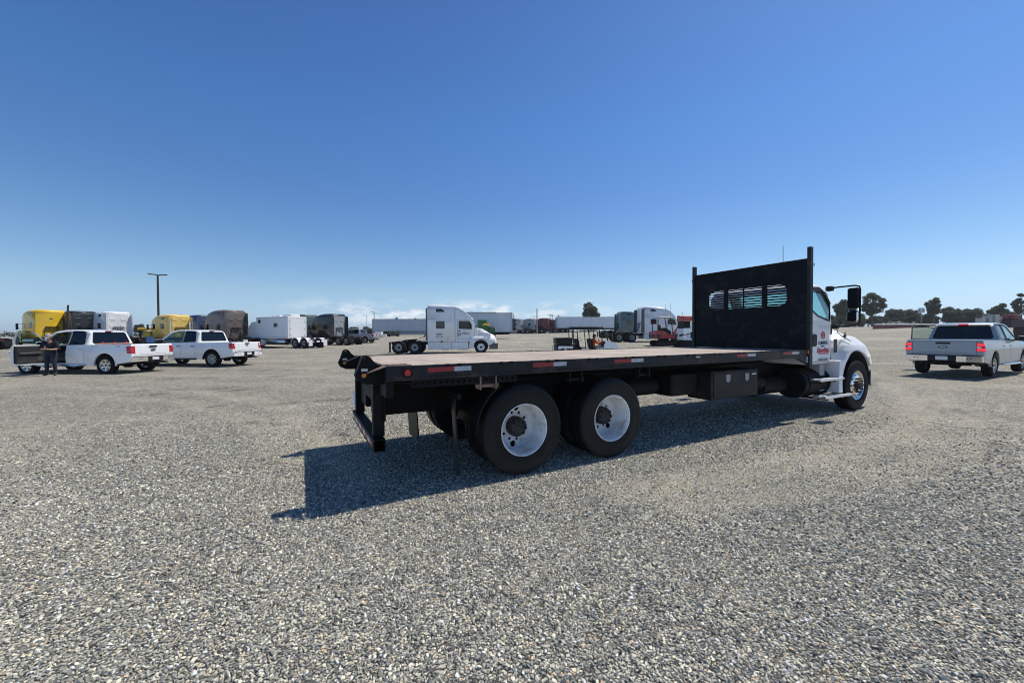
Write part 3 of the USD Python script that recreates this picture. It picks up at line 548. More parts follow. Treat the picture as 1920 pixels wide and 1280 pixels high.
cab = P(truck, 'cab', shell - door_zone, 'fleet_white', 28)
for s in (-1, 1):
    dz = pY(door_poly, *sorted((s * .90, s * 1.3)))
    dr = P(truck, 'door', shell ^ dz, 'fleet_white', 28)
    y = s * 1.071
    P(dr, 'handle', bx(6.47, 6.62, *sorted((s * 1.062, s * 1.076)), 1.36, 1.60, .03) , 'black_plastic')
    P(dr, 'window_glass', ((cab_solid(.015) - cab_solid(.022)) ^ pY(side_win.offset(.01, mf.JoinType.Round), *sorted((s * .6, s * 1.3)))), 'cab_glass')
    P(dr, 'window_seal', ((cab_solid(-.004) - cab_solid(.02)) ^ pY(side_win.offset(.022, mf.JoinType.Round) - side_win.offset(-.012, mf.JoinType.Round), *sorted((s * .6, s * 1.3)))), 'black_plastic')
    P(dr, 'rain_visor', ((cab_solid(-.012) - cab_solid(-.004)) ^ pY(CS([(6.44, 2.40), (6.50, 2.54), (7.05, 2.55), (7.30, 2.22), (7.26, 2.19), (7.04, 2.45), (6.9, 2.46)]), *sorted((s * .6, s * 1.3)))), 'black_plastic')
    P(dr, 'side_vent', bx(7.33, 7.44, *sorted((s * 1.066, s * 1.075)), 1.22, 1.50, .012), 'interior_grey')
    # lettering and emblem on the door
    R_, U_ = ((1, 0, 0) if s < 0 else (-1, 0, 0)), (0, 0, 1)
    yl = s * 1.0685
    P(dr, 'emblem', J(rvY([(.055, 0), (.075, 0), (.075, .004), (.055, .004)], 24).rotate((0, 0, 0 if s > 0 else 180)).translate((6.90, yl, 1.575)), text_on('U', .075, R_, U_, (6.90, yl, 1.545))), 'ink_red')
    P(dr, 'lettering', J(text_on('LUMBER', .062, R_, U_, (6.90, yl, 1.395)), text_on('SUPPLY', .026, R_, U_, (6.89, yl, 1.345))), 'ink_dark')
    P(dr, 'red_script', J(text_on('Reeths', .105, R_, U_, (6.90, yl, 1.225), slant=.25), bx(6.74, 7.10, *sorted((yl, yl + s * .004)), 1.195, 1.207)), 'ink_red')
    P(dr, 'number_lettering', J(text_on('CA 537  57073', .036, R_, U_, (6.92, yl - s * .004, 1.075)), bx(6.78, 7.05, *sorted((yl - s * .003, yl)), 1.135, 1.139)), 'ink_dark')
    mb = P(truck, 'mirror_arm', J(tube([(7.24, s * .98, 2.52), (7.25, s * 1.15, 2.535), (7.20, s * 1.46, 2.535), (7.19, s * 1.53, 2.51), (7.185, s * 1.545, 2.45), (7.18, s * 1.545, 1.85), (7.19, s * 1.53, 1.79), (7.25, s * 1.40, 1.765), (7.36, s * 1.06, 1.745)], .016, 8), bx(7.20, 7.32, *sorted((s * .96, s * 1.08)), 2.47, 2.57, .02), bx(7.27, 7.42, *sorted((s * 1.04, s * 1.13)), 1.70, 1.80, .02)), 'black_plastic')
    mr = P(truck, 'mirror', bx(7.145, 7.22, *sorted((s * 1.35, s * 1.535)), 2.09, 2.49, .03), 'black_plastic')
    P(mr, 'mirror_glass', bx(7.138, 7.145, *sorted((s * 1.365, s * 1.52)), 2.11, 2.47), 'sleeper_glass')
    m2 = P(truck, 'convex_mirror', bx(7.14, 7.23, *sorted((s * 1.34, s * 1.535)), 1.82, 2.06, .04), 'chrome')
    P(m2, 'mirror_glass', bx(7.132, 7.14, *sorted((s * 1.365, s * 1.51)), 1.845, 2.03), 'sleeper_glass')
    # fender
    fp = rnd([(7.14, .41), (7.14, 1.02), (7.42, 1.07), (7.50, 1.26), (7.62, 1.47), (7.82, 1.59), (8.08, 1.61), (8.32, 1.52), (8.53, 1.34), (8.68, 1.10), (8.74, .92), (8.48, .88), (8.48, .41)], .03)
    fs = rnd([(s * 1.175, .2), (s * 1.18, 1.10), (s * 1.14, 1.36), (s * 1.04, 1.52), (s * .86, 1.61), (s * .60, 1.66), (s * .60, .2)], .04)
    fn = (pY(fp, *sorted((s * .60, s * 1.3))) ^ pX(fs, 7.3, 9.2)) - cyl((8.08, -2, .60), (8.08, 2, .60), .645, n=48) - bx(7.49, 9.0, -2, 2, .3, .60)
    P(truck, 'front_fender', fn, 'fleet_white', 28)
    P(truck, 'wheel_well', J(pY(CS([(7.48, .5), (7.48, 1.2), (8.063, 1.3), (8.5, 1.2), (8.5, .5)]), *sorted((s * .50, s * .62))), (cyl((8.08, s * .58, .60), (8.08, s * 1.14, .60), .66, n=48) - cyl((8.08, -2, .60), (8.08, 2, .60), .632, n=48)) ^ bx(7.2, 8.75, -2, 2, .62, 2)), 'interior')
    P(truck, 'headlamp', bx(8.66, 8.82, *sorted((s * .72, s * 1.02)), 1.0, 1.22, .05), 'white_lens')
    P(truck, 'cab_skirt', bx(6.95, 7.13, *sorted((s * .80, s * 1.0)), .45, 1.0, .01), 'grey_paint')
    P(truck, 'hood_latch', J(tube([(7.80, s * 1.00, 1.52), (7.87, s * 1.03, 1.565), (7.93, s * 1.01, 1.60), (8.00, s * .99, 1.63)], .014, 6), bx(7.84, 7.90, *sorted((s * 1.02, s * 1.06)), 1.53, 1.58, .01)), 'black_plastic')
    P(truck, 'hood_cable', tube([(7.60, s * .98, 1.78), (7.615, s * 1.02, 1.62), (7.66, s * 1.07, 1.55), (7.78, s * 1.10, 1.505), (7.90, s * 1.125, 1.44)], .007, 6), 'black_plastic')
P(cab, 'rear_window', ((cab_solid(.015) - cab_solid(.022)) ^ pX(rear_win.offset(.01, mf.JoinType.Round), 6.2, 6.6)), 'cab_glass')
P(cab, 'windshield', ((cab_solid(.015) - cab_solid(.022)) ^ pX(wind.offset(.01, mf.JoinType.Round), 7.0, 8.0)), 'cab_glass')
P(cab, 'cab_floor', bx(6.45, 7.55, -.98, .98, 1.02, 1.10), 'interior')
P(cab, 'dashboard', bx(7.25, 7.58, -.95, .95, 1.55, 1.84, .05), 'interior')
P(cab, 'steering_wheel', mv(trimesh.creation.torus(.22, .016, 24, 8), (7.12, .48, 1.78), ry=-1.0), 'black_plastic')
for y in (-.5, .5): P(truck, 'seat', J(bx(6.50, 7.0, y - .25, y + .25, 1.35, 1.55, .05), bx(6.46, 6.60, y - .24, y + .24, 1.5, 2.08, .05)), 'interior_grey')
hp = rnd([(7.60, 1.0), (7.60, 1.80), (7.85, 1.77), (8.30, 1.66), (8.62, 1.50), (8.78, 1.25), (8.84, .80), (8.6, .7)], .06)
hs = rnd([(-.74, .6), (-.80, 1.2), (-.76, 1.62), (-.60, 1.76), (-.3, 1.82), (.3, 1.82), (.60, 1.76), (.76, 1.62), (.80, 1.2), (.74, .6)], .06)
P(truck, 'hood', pY(hp, -.9, .9) ^ pX(hs, 7.5, 9.2), 'fleet_white', 28)
P(truck, 'grille', bx(8.82, 8.86, -.5, .5, .85, 1.30, .02), 'chrome')
P(truck, 'front_bumper', hull([(8.92, -1.1, .45), (8.92, 1.1, .45), (8.92, -1.1, .80), (8.92, 1.1, .80), (9.08, -.8, .45), (9.08, .8, .45), (9.08, -.8, .80), (9.08, .8, .80), (8.70, -1.16, .5), (8.70, 1.16, .5), (8.70, -1.16, .78), (8.70, 1.16, .78)]), 'black_plastic')
P(truck, 'antenna', tube([(6.95, -.3, 2.64), (6.93, -.3, 3.5)], .006, 5), 'pole_grey')
P(truck, 'roof_lamp', J(*[bx(7.0, 7.08, y - .05, y + .05, 2.63, 2.665, .01) for y in (-.6, -.3, 0, .3, .6)]), 'amber_lens')
# ------------------------------------------------------------------ loose gravel in the foreground
def gravel():
    cols = [tuple(np.minimum(np.array(q) * (1.88, 1.82, 1.57), .7)) for q in [(0.050, 0.053, 0.057), (0.10, 0.105, 0.11), (0.14, 0.145, 0.15), (0.175, 0.178, 0.178), (0.21, 0.21, 0.20), (0.25, 0.25, 0.24), (0.30, 0.295, 0.27), (0.38, 0.365, 0.32), (0.50, 0.48, 0.42), (0.60, 0.58, 0.53), (0.28, 0.225, 0.17), (0.31, 0.24, 0.19), (0.13, 0.14, 0.15), (0.22, 0.20, 0.165)]]
    prob = np.array([.07, .11, .14, .15, .14, .12, .09, .06, .035, .015, .013, .008, .03, .02]); prob /= prob.sum()
    rg = np.random.default_rng(21)
    pi = UsdGeom.PointInstancer.Define(stage, '/World/loose_gravel')
    tag(pi, 'loose grey gravel covering the yard in the foreground', 'gravel', kind='stuff')
    rel = pi.CreatePrototypesRel()
    for k, c in enumerate(cols):
        m = usdkit.material(stage, f'/World/Looks/stone_{k}', {'tc': ('texture_coordinate', {}), 'n': ('noise_texture', {'scale': 2.2, 'detail': 4.0}),
            'r': ('rgb_ramp', {'ramp': [(0.3, tuple(np.array(c) * .8)), (0.7, tuple(np.array(c) * 1.2))]}), 'p': ('principled_bsdf', {'roughness': 0.8, 'specular_ior_level': 0.35})},
            [('tc.object', 'n.vector'), ('n.fac', 'r.fac'), ('r.color', 'p.base_color')], surface='p.BSDF')
        q = rg.normal(size=(13, 3)); q /= np.linalg.norm(q, axis=1, keepdims=True); q *= np.array([1.0, rg.uniform(.62, .85), rg.uniform(.42, .6)]) * rg.uniform(.82, 1.05, (13, 1))
        path = f'/World/loose_gravel/stone_{k:03d}' if k else '/World/loose_gravel/stone'
        usdkit.mesh(stage, path, trimesh.convex.convex_hull(q), m, smooth=False)
        rel.AddTarget(path)
    pts, sc = [], []
    for r0, r1, cell, s0, s1 in ((1.35, 3.2, .0168, .0065, .0150), (3.2, 5.6, .022, .0095, .0165), (5.6, 11.5, .033, .0125, .0195)):
        n = int(2 * r1 / cell)
        i, j = np.meshgrid(np.arange(n), np.arange(int(r1 / cell) + 1), indexing='ij')
        x = (i.ravel() + rg.random(i.size)) * cell - r1; y = (j.ravel() + rg.random(i.size)) * cell
        R = np.hypot(x, y); ok = (R > r0) & (R <= r1) & (rg.random(R.size) > np.clip((R - 5.6) / 5.6, 0, 1) ** .8) & (np.abs(x) < y * 1.36 + .25)
        x, y = x[ok], y[ok]; pts.append(np.stack([x, y], 1)); sc.append(rg.uniform(s0, s1, len(x)) * np.where(rg.random(len(x)) < .05, 1.35, 1.0))
    pts, sc = np.vstack(pts), np.concatenate(sc); n = len(pts)
    # the sheet's own height under each stone
    R = np.hypot(pts[:, 0], pts[:, 1]); A = np.arctan2(pts[:, 0], pts[:, 1])
    H = RegularGridInterpolator((rad[1:], np.append(aa, PI)), np.hstack([(gzv + bumps), (gzv + bumps)[:, :1]]), bounds_error=False, fill_value=0)(np.stack([R, A], 1))
    du = dust(pts[:, 0], pts[:, 1]); sc *= 1 - .25 * np.clip(du, 0, 1)
    z = H + sc * rg.uniform(.05, .45, n)
    quat = rg.normal(size=(n, 4)) * np.array([1, .28, .28, 1]); quat /= np.linalg.norm(quat, axis=1, keepdims=True)
    pi.CreatePositionsAttr(Vt.Vec3fArray.FromNumpy(np.column_stack([pts, z]).astype(np.float32)))
    pi.CreateOrientationsAttr(Vt.QuathArray([Gf.Quath(float(a), float(b), float(c), float(d)) for a, b, c, d in quat]))
    pi.CreateScalesAttr(Vt.Vec3fArray.FromNumpy((sc[:, None] * np.ones(3)).astype(np.float32)))
    pi.CreateProtoIndicesAttr(Vt.IntArray.FromNumpy(np.where(rg.random(n) < .6 * scuff(pts[:, 0], pts[:, 1]), rg.choice([0, 1, 2, 12], n), np.where(rg.random(n) < .75 * du, rg.choice([5, 6, 7, 7, 8, 13, 10], n), rg.choice(len(cols), n, p=prob))).astype(np.int32)))
    print('stones', n)
gravel()
# ------------------------------------------------------------------ pickup trucks
def pickup(name, label, loc, deg, paint, wb=3.68, style='a', open_door=None, wheels='pickup', lit=False, pitch=0.0, plate=True, light_bar=False, group=None, door_angle=1.13):
    t = thing(name, label, 'pickup truck', loc, deg, group)
    tail, nose = -1.20, wb + .93
    cb = wb - 2.93                      # back of the cab
    a = style == 'a'
    zb = 1.30 if a else 1.27
    low = rnd([(tail, .56), (tail - .02, .80), (tail + .01, zb + .015), (cb, zb - .005), (cb + 2.35, zb - .04), (wb + .45, 1.19), (nose - .14, 1.13), (nose - .02, 1.0), (nose + .02, .58), (nose - .15, .40), (wb - .5, .36), (.5, .40), (-.5, .45)], .06)
    sec = rnd([(-.93, .3), (-.985, .48), (-1.01, .78), (-1.0, .98), (-.985, 1.08), (-.955, 1.22), (-.93, 1.42), (.93, 1.42), (.955, 1.22), (.985, 1.08), (1.0, .98), (1.01, .78), (.985, .48), (.93, .3)], .05)
    topv = rnd([(tail - .05, -1.0), (tail - .05, 1.0), (wb - .3, 1.02), (nose - .35, .97), (nose + .03, .70), (nose + .03, -.70), (nose - .35, -.97), (wb - .3, -1.02)], .12)
    lower = pY(low, -1.1, 1.1) ^ pX(sec, tail - .1, nose + .1) ^ pZ(topv, .2, 1.5)
    gp = [(cb + .02, 1.2), (cb + .0, zb), (cb + .12, 1.80), (cb + .22, 1.90), (cb + .65, 1.955), (cb + 1.15, 1.965), (cb + 1.55, 1.93), (cb + 1.80, 1.86), (cb + 2.62, 1.22), (cb + 2.60, 1.1), (cb + .02, 1.1)]
    gs = [(-.945, 1.0), (-.935, 1.26), (-.77, 1.80), (-.71, 1.89), (-.58, 1.945), (-.3, 1.975), (.3, 1.975), (.58, 1.945), (.71, 1.89), (.77, 1.80), (.935, 1.26), (.945, 1.0)]
    def gh(i):
        A, B = rnd(gp, .06), rnd(gs, .05)
        if i: A, B = A.offset(-i, mf.JoinType.Round), B.offset(-i, mf.JoinType.Round)
        C = rnd([(cb - .1 + i, -1), (cb - .1 + i, 1), (cb + 1.9, .96), (cb + 2.7 - i, .74), (cb + 2.7 - i, -.74), (cb + 1.9, -.96)], .08)
        return pY(A, -1, 1) ^ pX(B, cb - .2, cb + 3) ^ pZ(C, 1.0, 2.1)
    arch = [cyl((x, -2, .44), (x, 2, .44), .50, n=40) for x in (0, wb)]
    bed = pZ(rnd([(tail + .07, -.80), (tail + .07, .80), (cb - .07, .80), (cb - .07, -.80)], .04), .85, 1.6)
    cabin = bx(cb + .08, cb + 2.4, -.90, .90, .50, 1.26, .05) + gh(.045)
    side = [rnd([(cb + .26, 1.33), (cb + .34, 1.80), (cb + .50, 1.86), (cb + .98, 1.875), (cb + 1.0, 1.31)], .03),
            rnd([(cb + 1.09, 1.31), (cb + 1.08, 1.875), (cb + 1.45, 1.85), (cb + 1.66, 1.78), (cb + 2.22, 1.36), (cb + 2.20, 1.29)], .03)]
    rear = rnd([(-.78, 1.36), (.78, 1.36), (.66, 1.83), (-.66, 1.83)], .05)
    wind = rnd([(-.84, 1.27), (.84, 1.27), (.66, 1.86), (-.66, 1.86)], .05)
    rearcut = pX(rear, cb - .2, cb + .3); windcut = pX(wind, cb + 1.68, cb + 2.8)
    body = (lower + gh(0)) - bed - cabin - rearcut - windcut
    for q in arch: body -= q
    for q in side: body -= pY(q, -1.2, 1.2)
    dz = {}
    for nm, x0, x1 in (('rear', cb + .20, cb + 1.045), ('front', cb + 1.045, cb + 2.12)):
        pl = rnd([(x0, .47), (x1, .47), (x1, 1.0), (x1 + (.16 if nm == 'front' else 0), 1.27), (x1 + (-.40 if nm == 'front' else 0), 1.80), (x0 + (.08 if nm == 'rear' else 0) + (.35 if 0 else 0), 1.90 if nm == 'front' else 1.88), (x0, 1.27)], .03)
        for s in (-1, 1):
            dz[nm, s] = pY(pl, *sorted((s * .55, s * 1.1)))
    gapz = bx(0, 0.001, 0, .001, 0, .001)
    doors = {}
    for k, q in dz.items():
        doors[k] = body ^ q
    full = None
    for (nm, s), q in dz.items():
        x0, x1 = (cb + .20, cb + 1.045) if nm == 'rear' else (cb + 1.045, cb + 2.12)
        body -= q
    # tailgate is its own panel
    tgz = bx(tail - .1, tail + .072, -.80, .80, .80, 1.6)
    gate = body ^ tgz; body -= tgz.scale((1, 1.006, 1)).translate((0, 0, -.005))
    bd = P(t, 'body', body, paint, 30)
    tg = P(t, 'tailgate', gate - bx(tail - .1, tail - .005, -.62, .62, .86, .875), paint, 30)
    for (nm, s), d in doors.items():
        if d.volume() < 1e-5: continue
        # shrink along x for a visible gap
        x0, x1 = (cb + .20, cb + 1.045) if nm == 'rear' else (cb + 1.045, cb + 2.12)
        xm = (x0 + x1) / 2; kx = 1 - .016 / (x1 - x0)
        d = d.translate((-xm, 0, -1.1)).scale((kx, 1, .992)).translate((xm, 0, 1.1))
        pane = (gh(.012) - gh(.019)) ^ pY(side[0 if nm == 'rear' else 1].offset(.012, mf.JoinType.Round), *sorted((s * .5, s * 1.1)))
        trim = (gh(-.003) - gh(.012)) ^ pY(side[0 if nm == 'rear' else 1].offset(.03, mf.JoinType.Round) - side[0 if nm == 'rear' else 1].offset(-.004, mf.JoinType.Round), *sorted((s * .5, s * 1.1)))
        hd = bx(x0 + .07, x0 + .26, *sorted((s * .985, s * 1.022)), 1.065, 1.10, .008)
        lining = bx(x0 + .05, x1 - .05, *sorted((s * .80, s * .90)), .56, 1.26, .03)
        armr = bx(x0 + .12, x1 - .2, *sorted((s * .74, s * .81)), .92, 1.0, .02)
        sill = bx(x0 + .03, x1 - .02, *sorted((s * .88, s * .93)), .50, 1.27, .01)
        items = [('door', d, paint), ('pane', pane, 'dark_glass' if nm == 'rear' else 'clear_glass'), ('window_trim', trim, 'black_plastic'), ('handle', hd, 'chrome' if a else 'black_plastic'), ('door_lining', J(lining, sill), 'interior'), ('armrest', armr, 'interior_grey')]
        if open_door == (nm, s):
            hinge = np.array([x1, s * .97, 0]); ang = -s * door_angle
            def sw(m, ang=ang, hinge=hinge): v, f = arr(m); return mv((v - hinge, f), hinge, rz=ang)
            items = [(n_, sw(m), mt if n_ != 'pane' else 'clear_glass') for n_, m, mt in items]
            items.append(('speaker_grille', sw(cyl((x1 - .25, s * .79, .72), (x1 - .25, s * .81, .72), .10, n=16)), 'interior_grey'))
        root = None
        for n_, m, mt in items:
            if isinstance(m, mf.Manifold) and m.num_tri() == 0: continue
            if root is None: root = P(t, n_, m, mt, 30)
            else: P(root, n_, m, mt, 30)
    P(bd, 'rear_window', (gh(.012) - gh(.019)) ^ pX(rear.offset(.012, mf.JoinType.Round), cb - .2, cb + .3), 'dark_glass')
    P(bd, 'windshield', (gh(.012) - gh(.019)) ^ pX(wind.offset(.012, mf.JoinType.Round), cb + 1.68, cb + 2.8), 'clear_glass')
    P(bd, 'window_frame', ((gh(-.003) - gh(.02)) ^ pX(rear.offset(.02, mf.JoinType.Round) - rear.offset(-.012, mf.JoinType.Round), cb - .2, cb + .3)), 'black_plastic')
    P(t, 'high_brake_lamp', bx(cb + .09, cb + .20, -.13, .13, 1.872, 1.905, .008), 'brake_light' if lit else 'red_lens')
    P(t, 'bed_liner', bx(tail + .08, cb - .08, -.79, .79, .851, .862), 'black_plastic')
    # wheel arches, wheels, underside
    for x in (0, wb):
        P(t, 'wheel_liner', J(bx(x - .50, x + .50, -.62, .62, .40, .93), *[(cyl((x, s * .60, .44), (x, s * .975, .44), .508, n=36) - cyl((x, -2, .44), (x, 2, .44), .490, n=36)) ^ bx(x - 1, x + 1, -2, 2, .42, 2) for s in (-1, 1)]), 'interior')
        for s in (-1, 1):
            ring = rvY([(.485, -.05), (.525, -.05), (.525, .012), (.485, .012)], 40) - bx(-2, 2, -2, 2, -2, -.06)
            P(t, 'arch_trim', ring.rotate((0, 0, 0 if s > 0 else 180)).translate((x, s * .985, .44)), paint if a else 'black_plastic')
            wheel(t, wheels, x, s * .855, .405)
        P(t, 'axle', J(cyl((x, -.75, .40), (x, .75, .40), .055, n=12), cyl((x - .12, 0 if x == 0 else .2, .38), (x + .12, 0 if x == 0 else .2, .38), .14, n=14)), 'black_steel')
    P(t, 'chassis', J(bx(tail + .1, nose - .3, -.52, -.42, .42, .56), bx(tail + .1, nose - .3, .42, .52, .42, .56), bx(wb - 1.5, wb + .3, -.3, .3, .34, .55), bx(.8, 1.7, -.5, -.1, .36, .55, .04)), 'black_steel')
    P(t, 'spare_wheel', cyl((-.62, 0, .44), (-.62, 0, .62), .36, n=24), 'rubber')
    P(t, 'exhaust_pipe', tube([(.3, -.62, .42), (-.6, -.68, .43), (-1.0, -.70, .44), (-1.22, -.74, .43)], .035, 10), 'chrome')
    # tail
    bmp = rnd([(tail - .10, -.97), (tail - .14, -.60), (tail - .14, .60), (tail - .10, .97), (tail + .16, 1.0), (tail + .16, .90), (tail - .02, .85), (tail - .02, -.85), (tail + .16, -.90), (tail + .16, -1.0)], .02)
    b0 = pZ(bmp, .55, .745)
    mid = bx(tail - .3, tail + .2, -.36, .36, .40, .82)
    bmat = 'chrome' if a else paint
    bp = P(t, 'rear_bumper', b0 - mid, bmat, 30)
    P(bp, 'step_pad', J(bx(tail - .13, tail + .0, -.36, .36, .57, .745, .012), bx(tail - .135, tail - .0, -.93, .93, .746, .766, .005)), 'black_plastic')
    for s in (-1, 1):
        for k in (0, .09): P(bp, 'parking_sensor', cyl((tail - .145, s * (.62 + k), .66), (tail - .11, s * (.62 + k), .66), .017, n=10), 'black_plastic')
    P(t, 'licence_plate', bx(tail - .145, tail - .137, -.155, .155, .60, .73, .002), 'plate_white')
    P(t, 'hitch', J(bx(tail - .24, tail + .2, -.04, .04, .44, .52), bx(tail - .1, tail + .1, -.45, .45, .46, .52)), 'black_steel')
    for s in (-1, 1):
        if a: z0, z1, w = .90, 1.22, .20
        else: z0, z1, w = .93, 1.22, .19
        lp = [(tail - .2, z0), (tail - .2, z1), (tail + (.07 if lit else .22), z1), (tail + (.07 if lit else .13), z0 + .02)]
        tl = P(t, 'tail_lamp', (lower.scale((1.006, 1.014, 1.0)) ^ pY(rnd(lp, .02), *sorted((s * .80, s * 1.2)))), 'red_lens', 30)
        if lit:
            for z in (z0 + .03, z0 + .20): P(tl, 'brake_lamp', (lower.scale((1.010, 1.020, 1.0)) ^ pY(CS([(tail - .2, z), (tail - .2, z + .10), (tail + .04, z + .10), (tail + .04, z)]), *sorted((s * .82, s * 1.2)))), 'brake_light')
            P(tl, 'reverse_lamp', bx(tail - .036, tail - .02, *sorted((s * .82, s * .92)), z0 + .135, z0 + .185), 'white_lens')
        elif not a: P(tl, 'reverse_lamp', hull([(tail - .033, s * .81, z1 - .14), (tail - .033, s * .81, z1 - .02), (tail - .033, s * .89, z1 - .05), (tail - .033, s * .89, z1 - .12), (tail - .028, s * .81, z1 - .14), (tail - .028, s * .89, z1 - .05)]), 'white_lens')
        # mirrors and running boards
        mm = P(t, 'mirror', bx(cb + 2.06, cb + 2.16, *sorted((s * .99, s * 1.22)), 1.24, 1.44, .03), paint if a else 'black_plastic')
        P(mm, 'mirror_glass', bx(cb + 2.052, cb + 2.06, *sorted((s * 1.01, s * 1.20)), 1.26, 1.42), 'sleeper_glass')
        P(mm, 'mirror_foot', bx(cb + 2.08, cb + 2.14, *sorted((s * .90, s * 1.0)), 1.26, 1.31), 'black_plastic')
        P(t, 'running_board', J(tube([(cb + .15, s * .98, .42), (cb + .22, s * 1.03, .40), (cb + 2.2, s * 1.03, .40), (cb + 2.27, s * .98, .42)], .04, 8)), 'chrome' if a else 'black_plastic')
        P(t, 'headlamp', bx(nose - .24, nose - .0, *sorted((s * .58, s * .93)), .86, 1.04, .03), 'white_lens')
    if a:
        P(tg, 'handle', J(bx(tail - .035, tail - .018, -.18, .18, 1.165, 1.235, .006)), 'black_plastic')
        em = P(tg, 'oval_emblem', pX([(.115 * math.cos(q), 1.05 + .047 * math.sin(q)) for q in np.linspace(0, 2 * PI, 28, endpoint=False)], tail - .034, tail - .02), 'ink_dark')
        P(em, 'emblem_lettering', text_on('Ford', .045, (0, -1, 0), (0, 0, 1), (tail - .035, 0, 1.032), slant=.25), 'chrome')
    else:
        P(tg, 'handle', bx(tail - .035, tail - .01, -.15, .15, 1.195, 1.245, .01), 'black_plastic')
        P(tg, 'round_emblem', cyl((tail - .035, 0, 1.145), (tail - .01, 0, 1.145), .055, n=24), 'chrome')
        P(tg, 'camera_pod', bx(tail - .04, tail - .01, -.04, .04, 1.175, 1.20, .004), 'black_plastic')
    if light_bar:
        for s in (-1, 1): P(t, 'bed_badge', text_on('FX4', .075, (-1, 0, 0) if s > 0 else (1, 0, 0), (0, 0, 1), (-.62, s * .955, 1.17)), 'ink_dark')
        lb = P(t, 'cargo_bar', bx(cb - .16, cb - .06, -.78, .78, 1.305, 1.345, .008), 'tan_cloth')
        P(lb, 'cargo_bar_edge', bx(cb - .17, cb - .155, -.80, .80, 1.285, 1.305), 'red_lens')
        for y in (-.5, 0, .5): P(lb, 'red_lamp', J(bx(cb - .15, cb - .07, y - .07, y + .07, 1.345, 1.375, .01), cyl((cb - .11, y, 1.37), (cb - .11, y, 1.42), .045, .03, 14)), 'red_lens')
    # cabin
    P(t, 'dashboard', bx(cb + 2.0, cb + 2.45, -.86, .86, .95, 1.24, .05), 'interior')
    P(t, 'steering_wheel', mv(trimesh.creation.torus(.19, .016, 20, 8), (cb + 1.86, .40, 1.20), ry=-1.1), 'black_plastic')
    for x in (cb + .45, cb + 1.30):
        for y in (-.42, .42):
            P(t, 'seat', J(bx(x - .05, x + .50, y - .26, y + .26, .75, .98, .05), mv(bx(-.08, .08, -.25, .25, 0, .68, .05), (x + .02, y, .92), ry=-.2), mv(bx(-.05, .05, -.13, .13, 0, .17, .04), (x - .11, y, 1.60), ry=-.1)), 'interior')
    return t
pickup('pickup_truck', 'white crew cab pickup with its driver door open, man standing beside it', (-17.50, 17.965, -.035), 176.6, 'white_paint', open_door=('front', 1), light_bar=True, door_angle=1.54)
pickup('pickup_truck', 'white pickup parked behind the one with the open door, dark wheels', (-15.62, 21.62, 0.0), 172.9, 'white_paint', style='b', wheels='pickup_dark')
pickup('pickup_truck', 'silver pickup with lit brake lights and left front door open', (16.60, 14.79, .05), 28.2, 'silver_paint', open_door=('front', 1), lit=True)
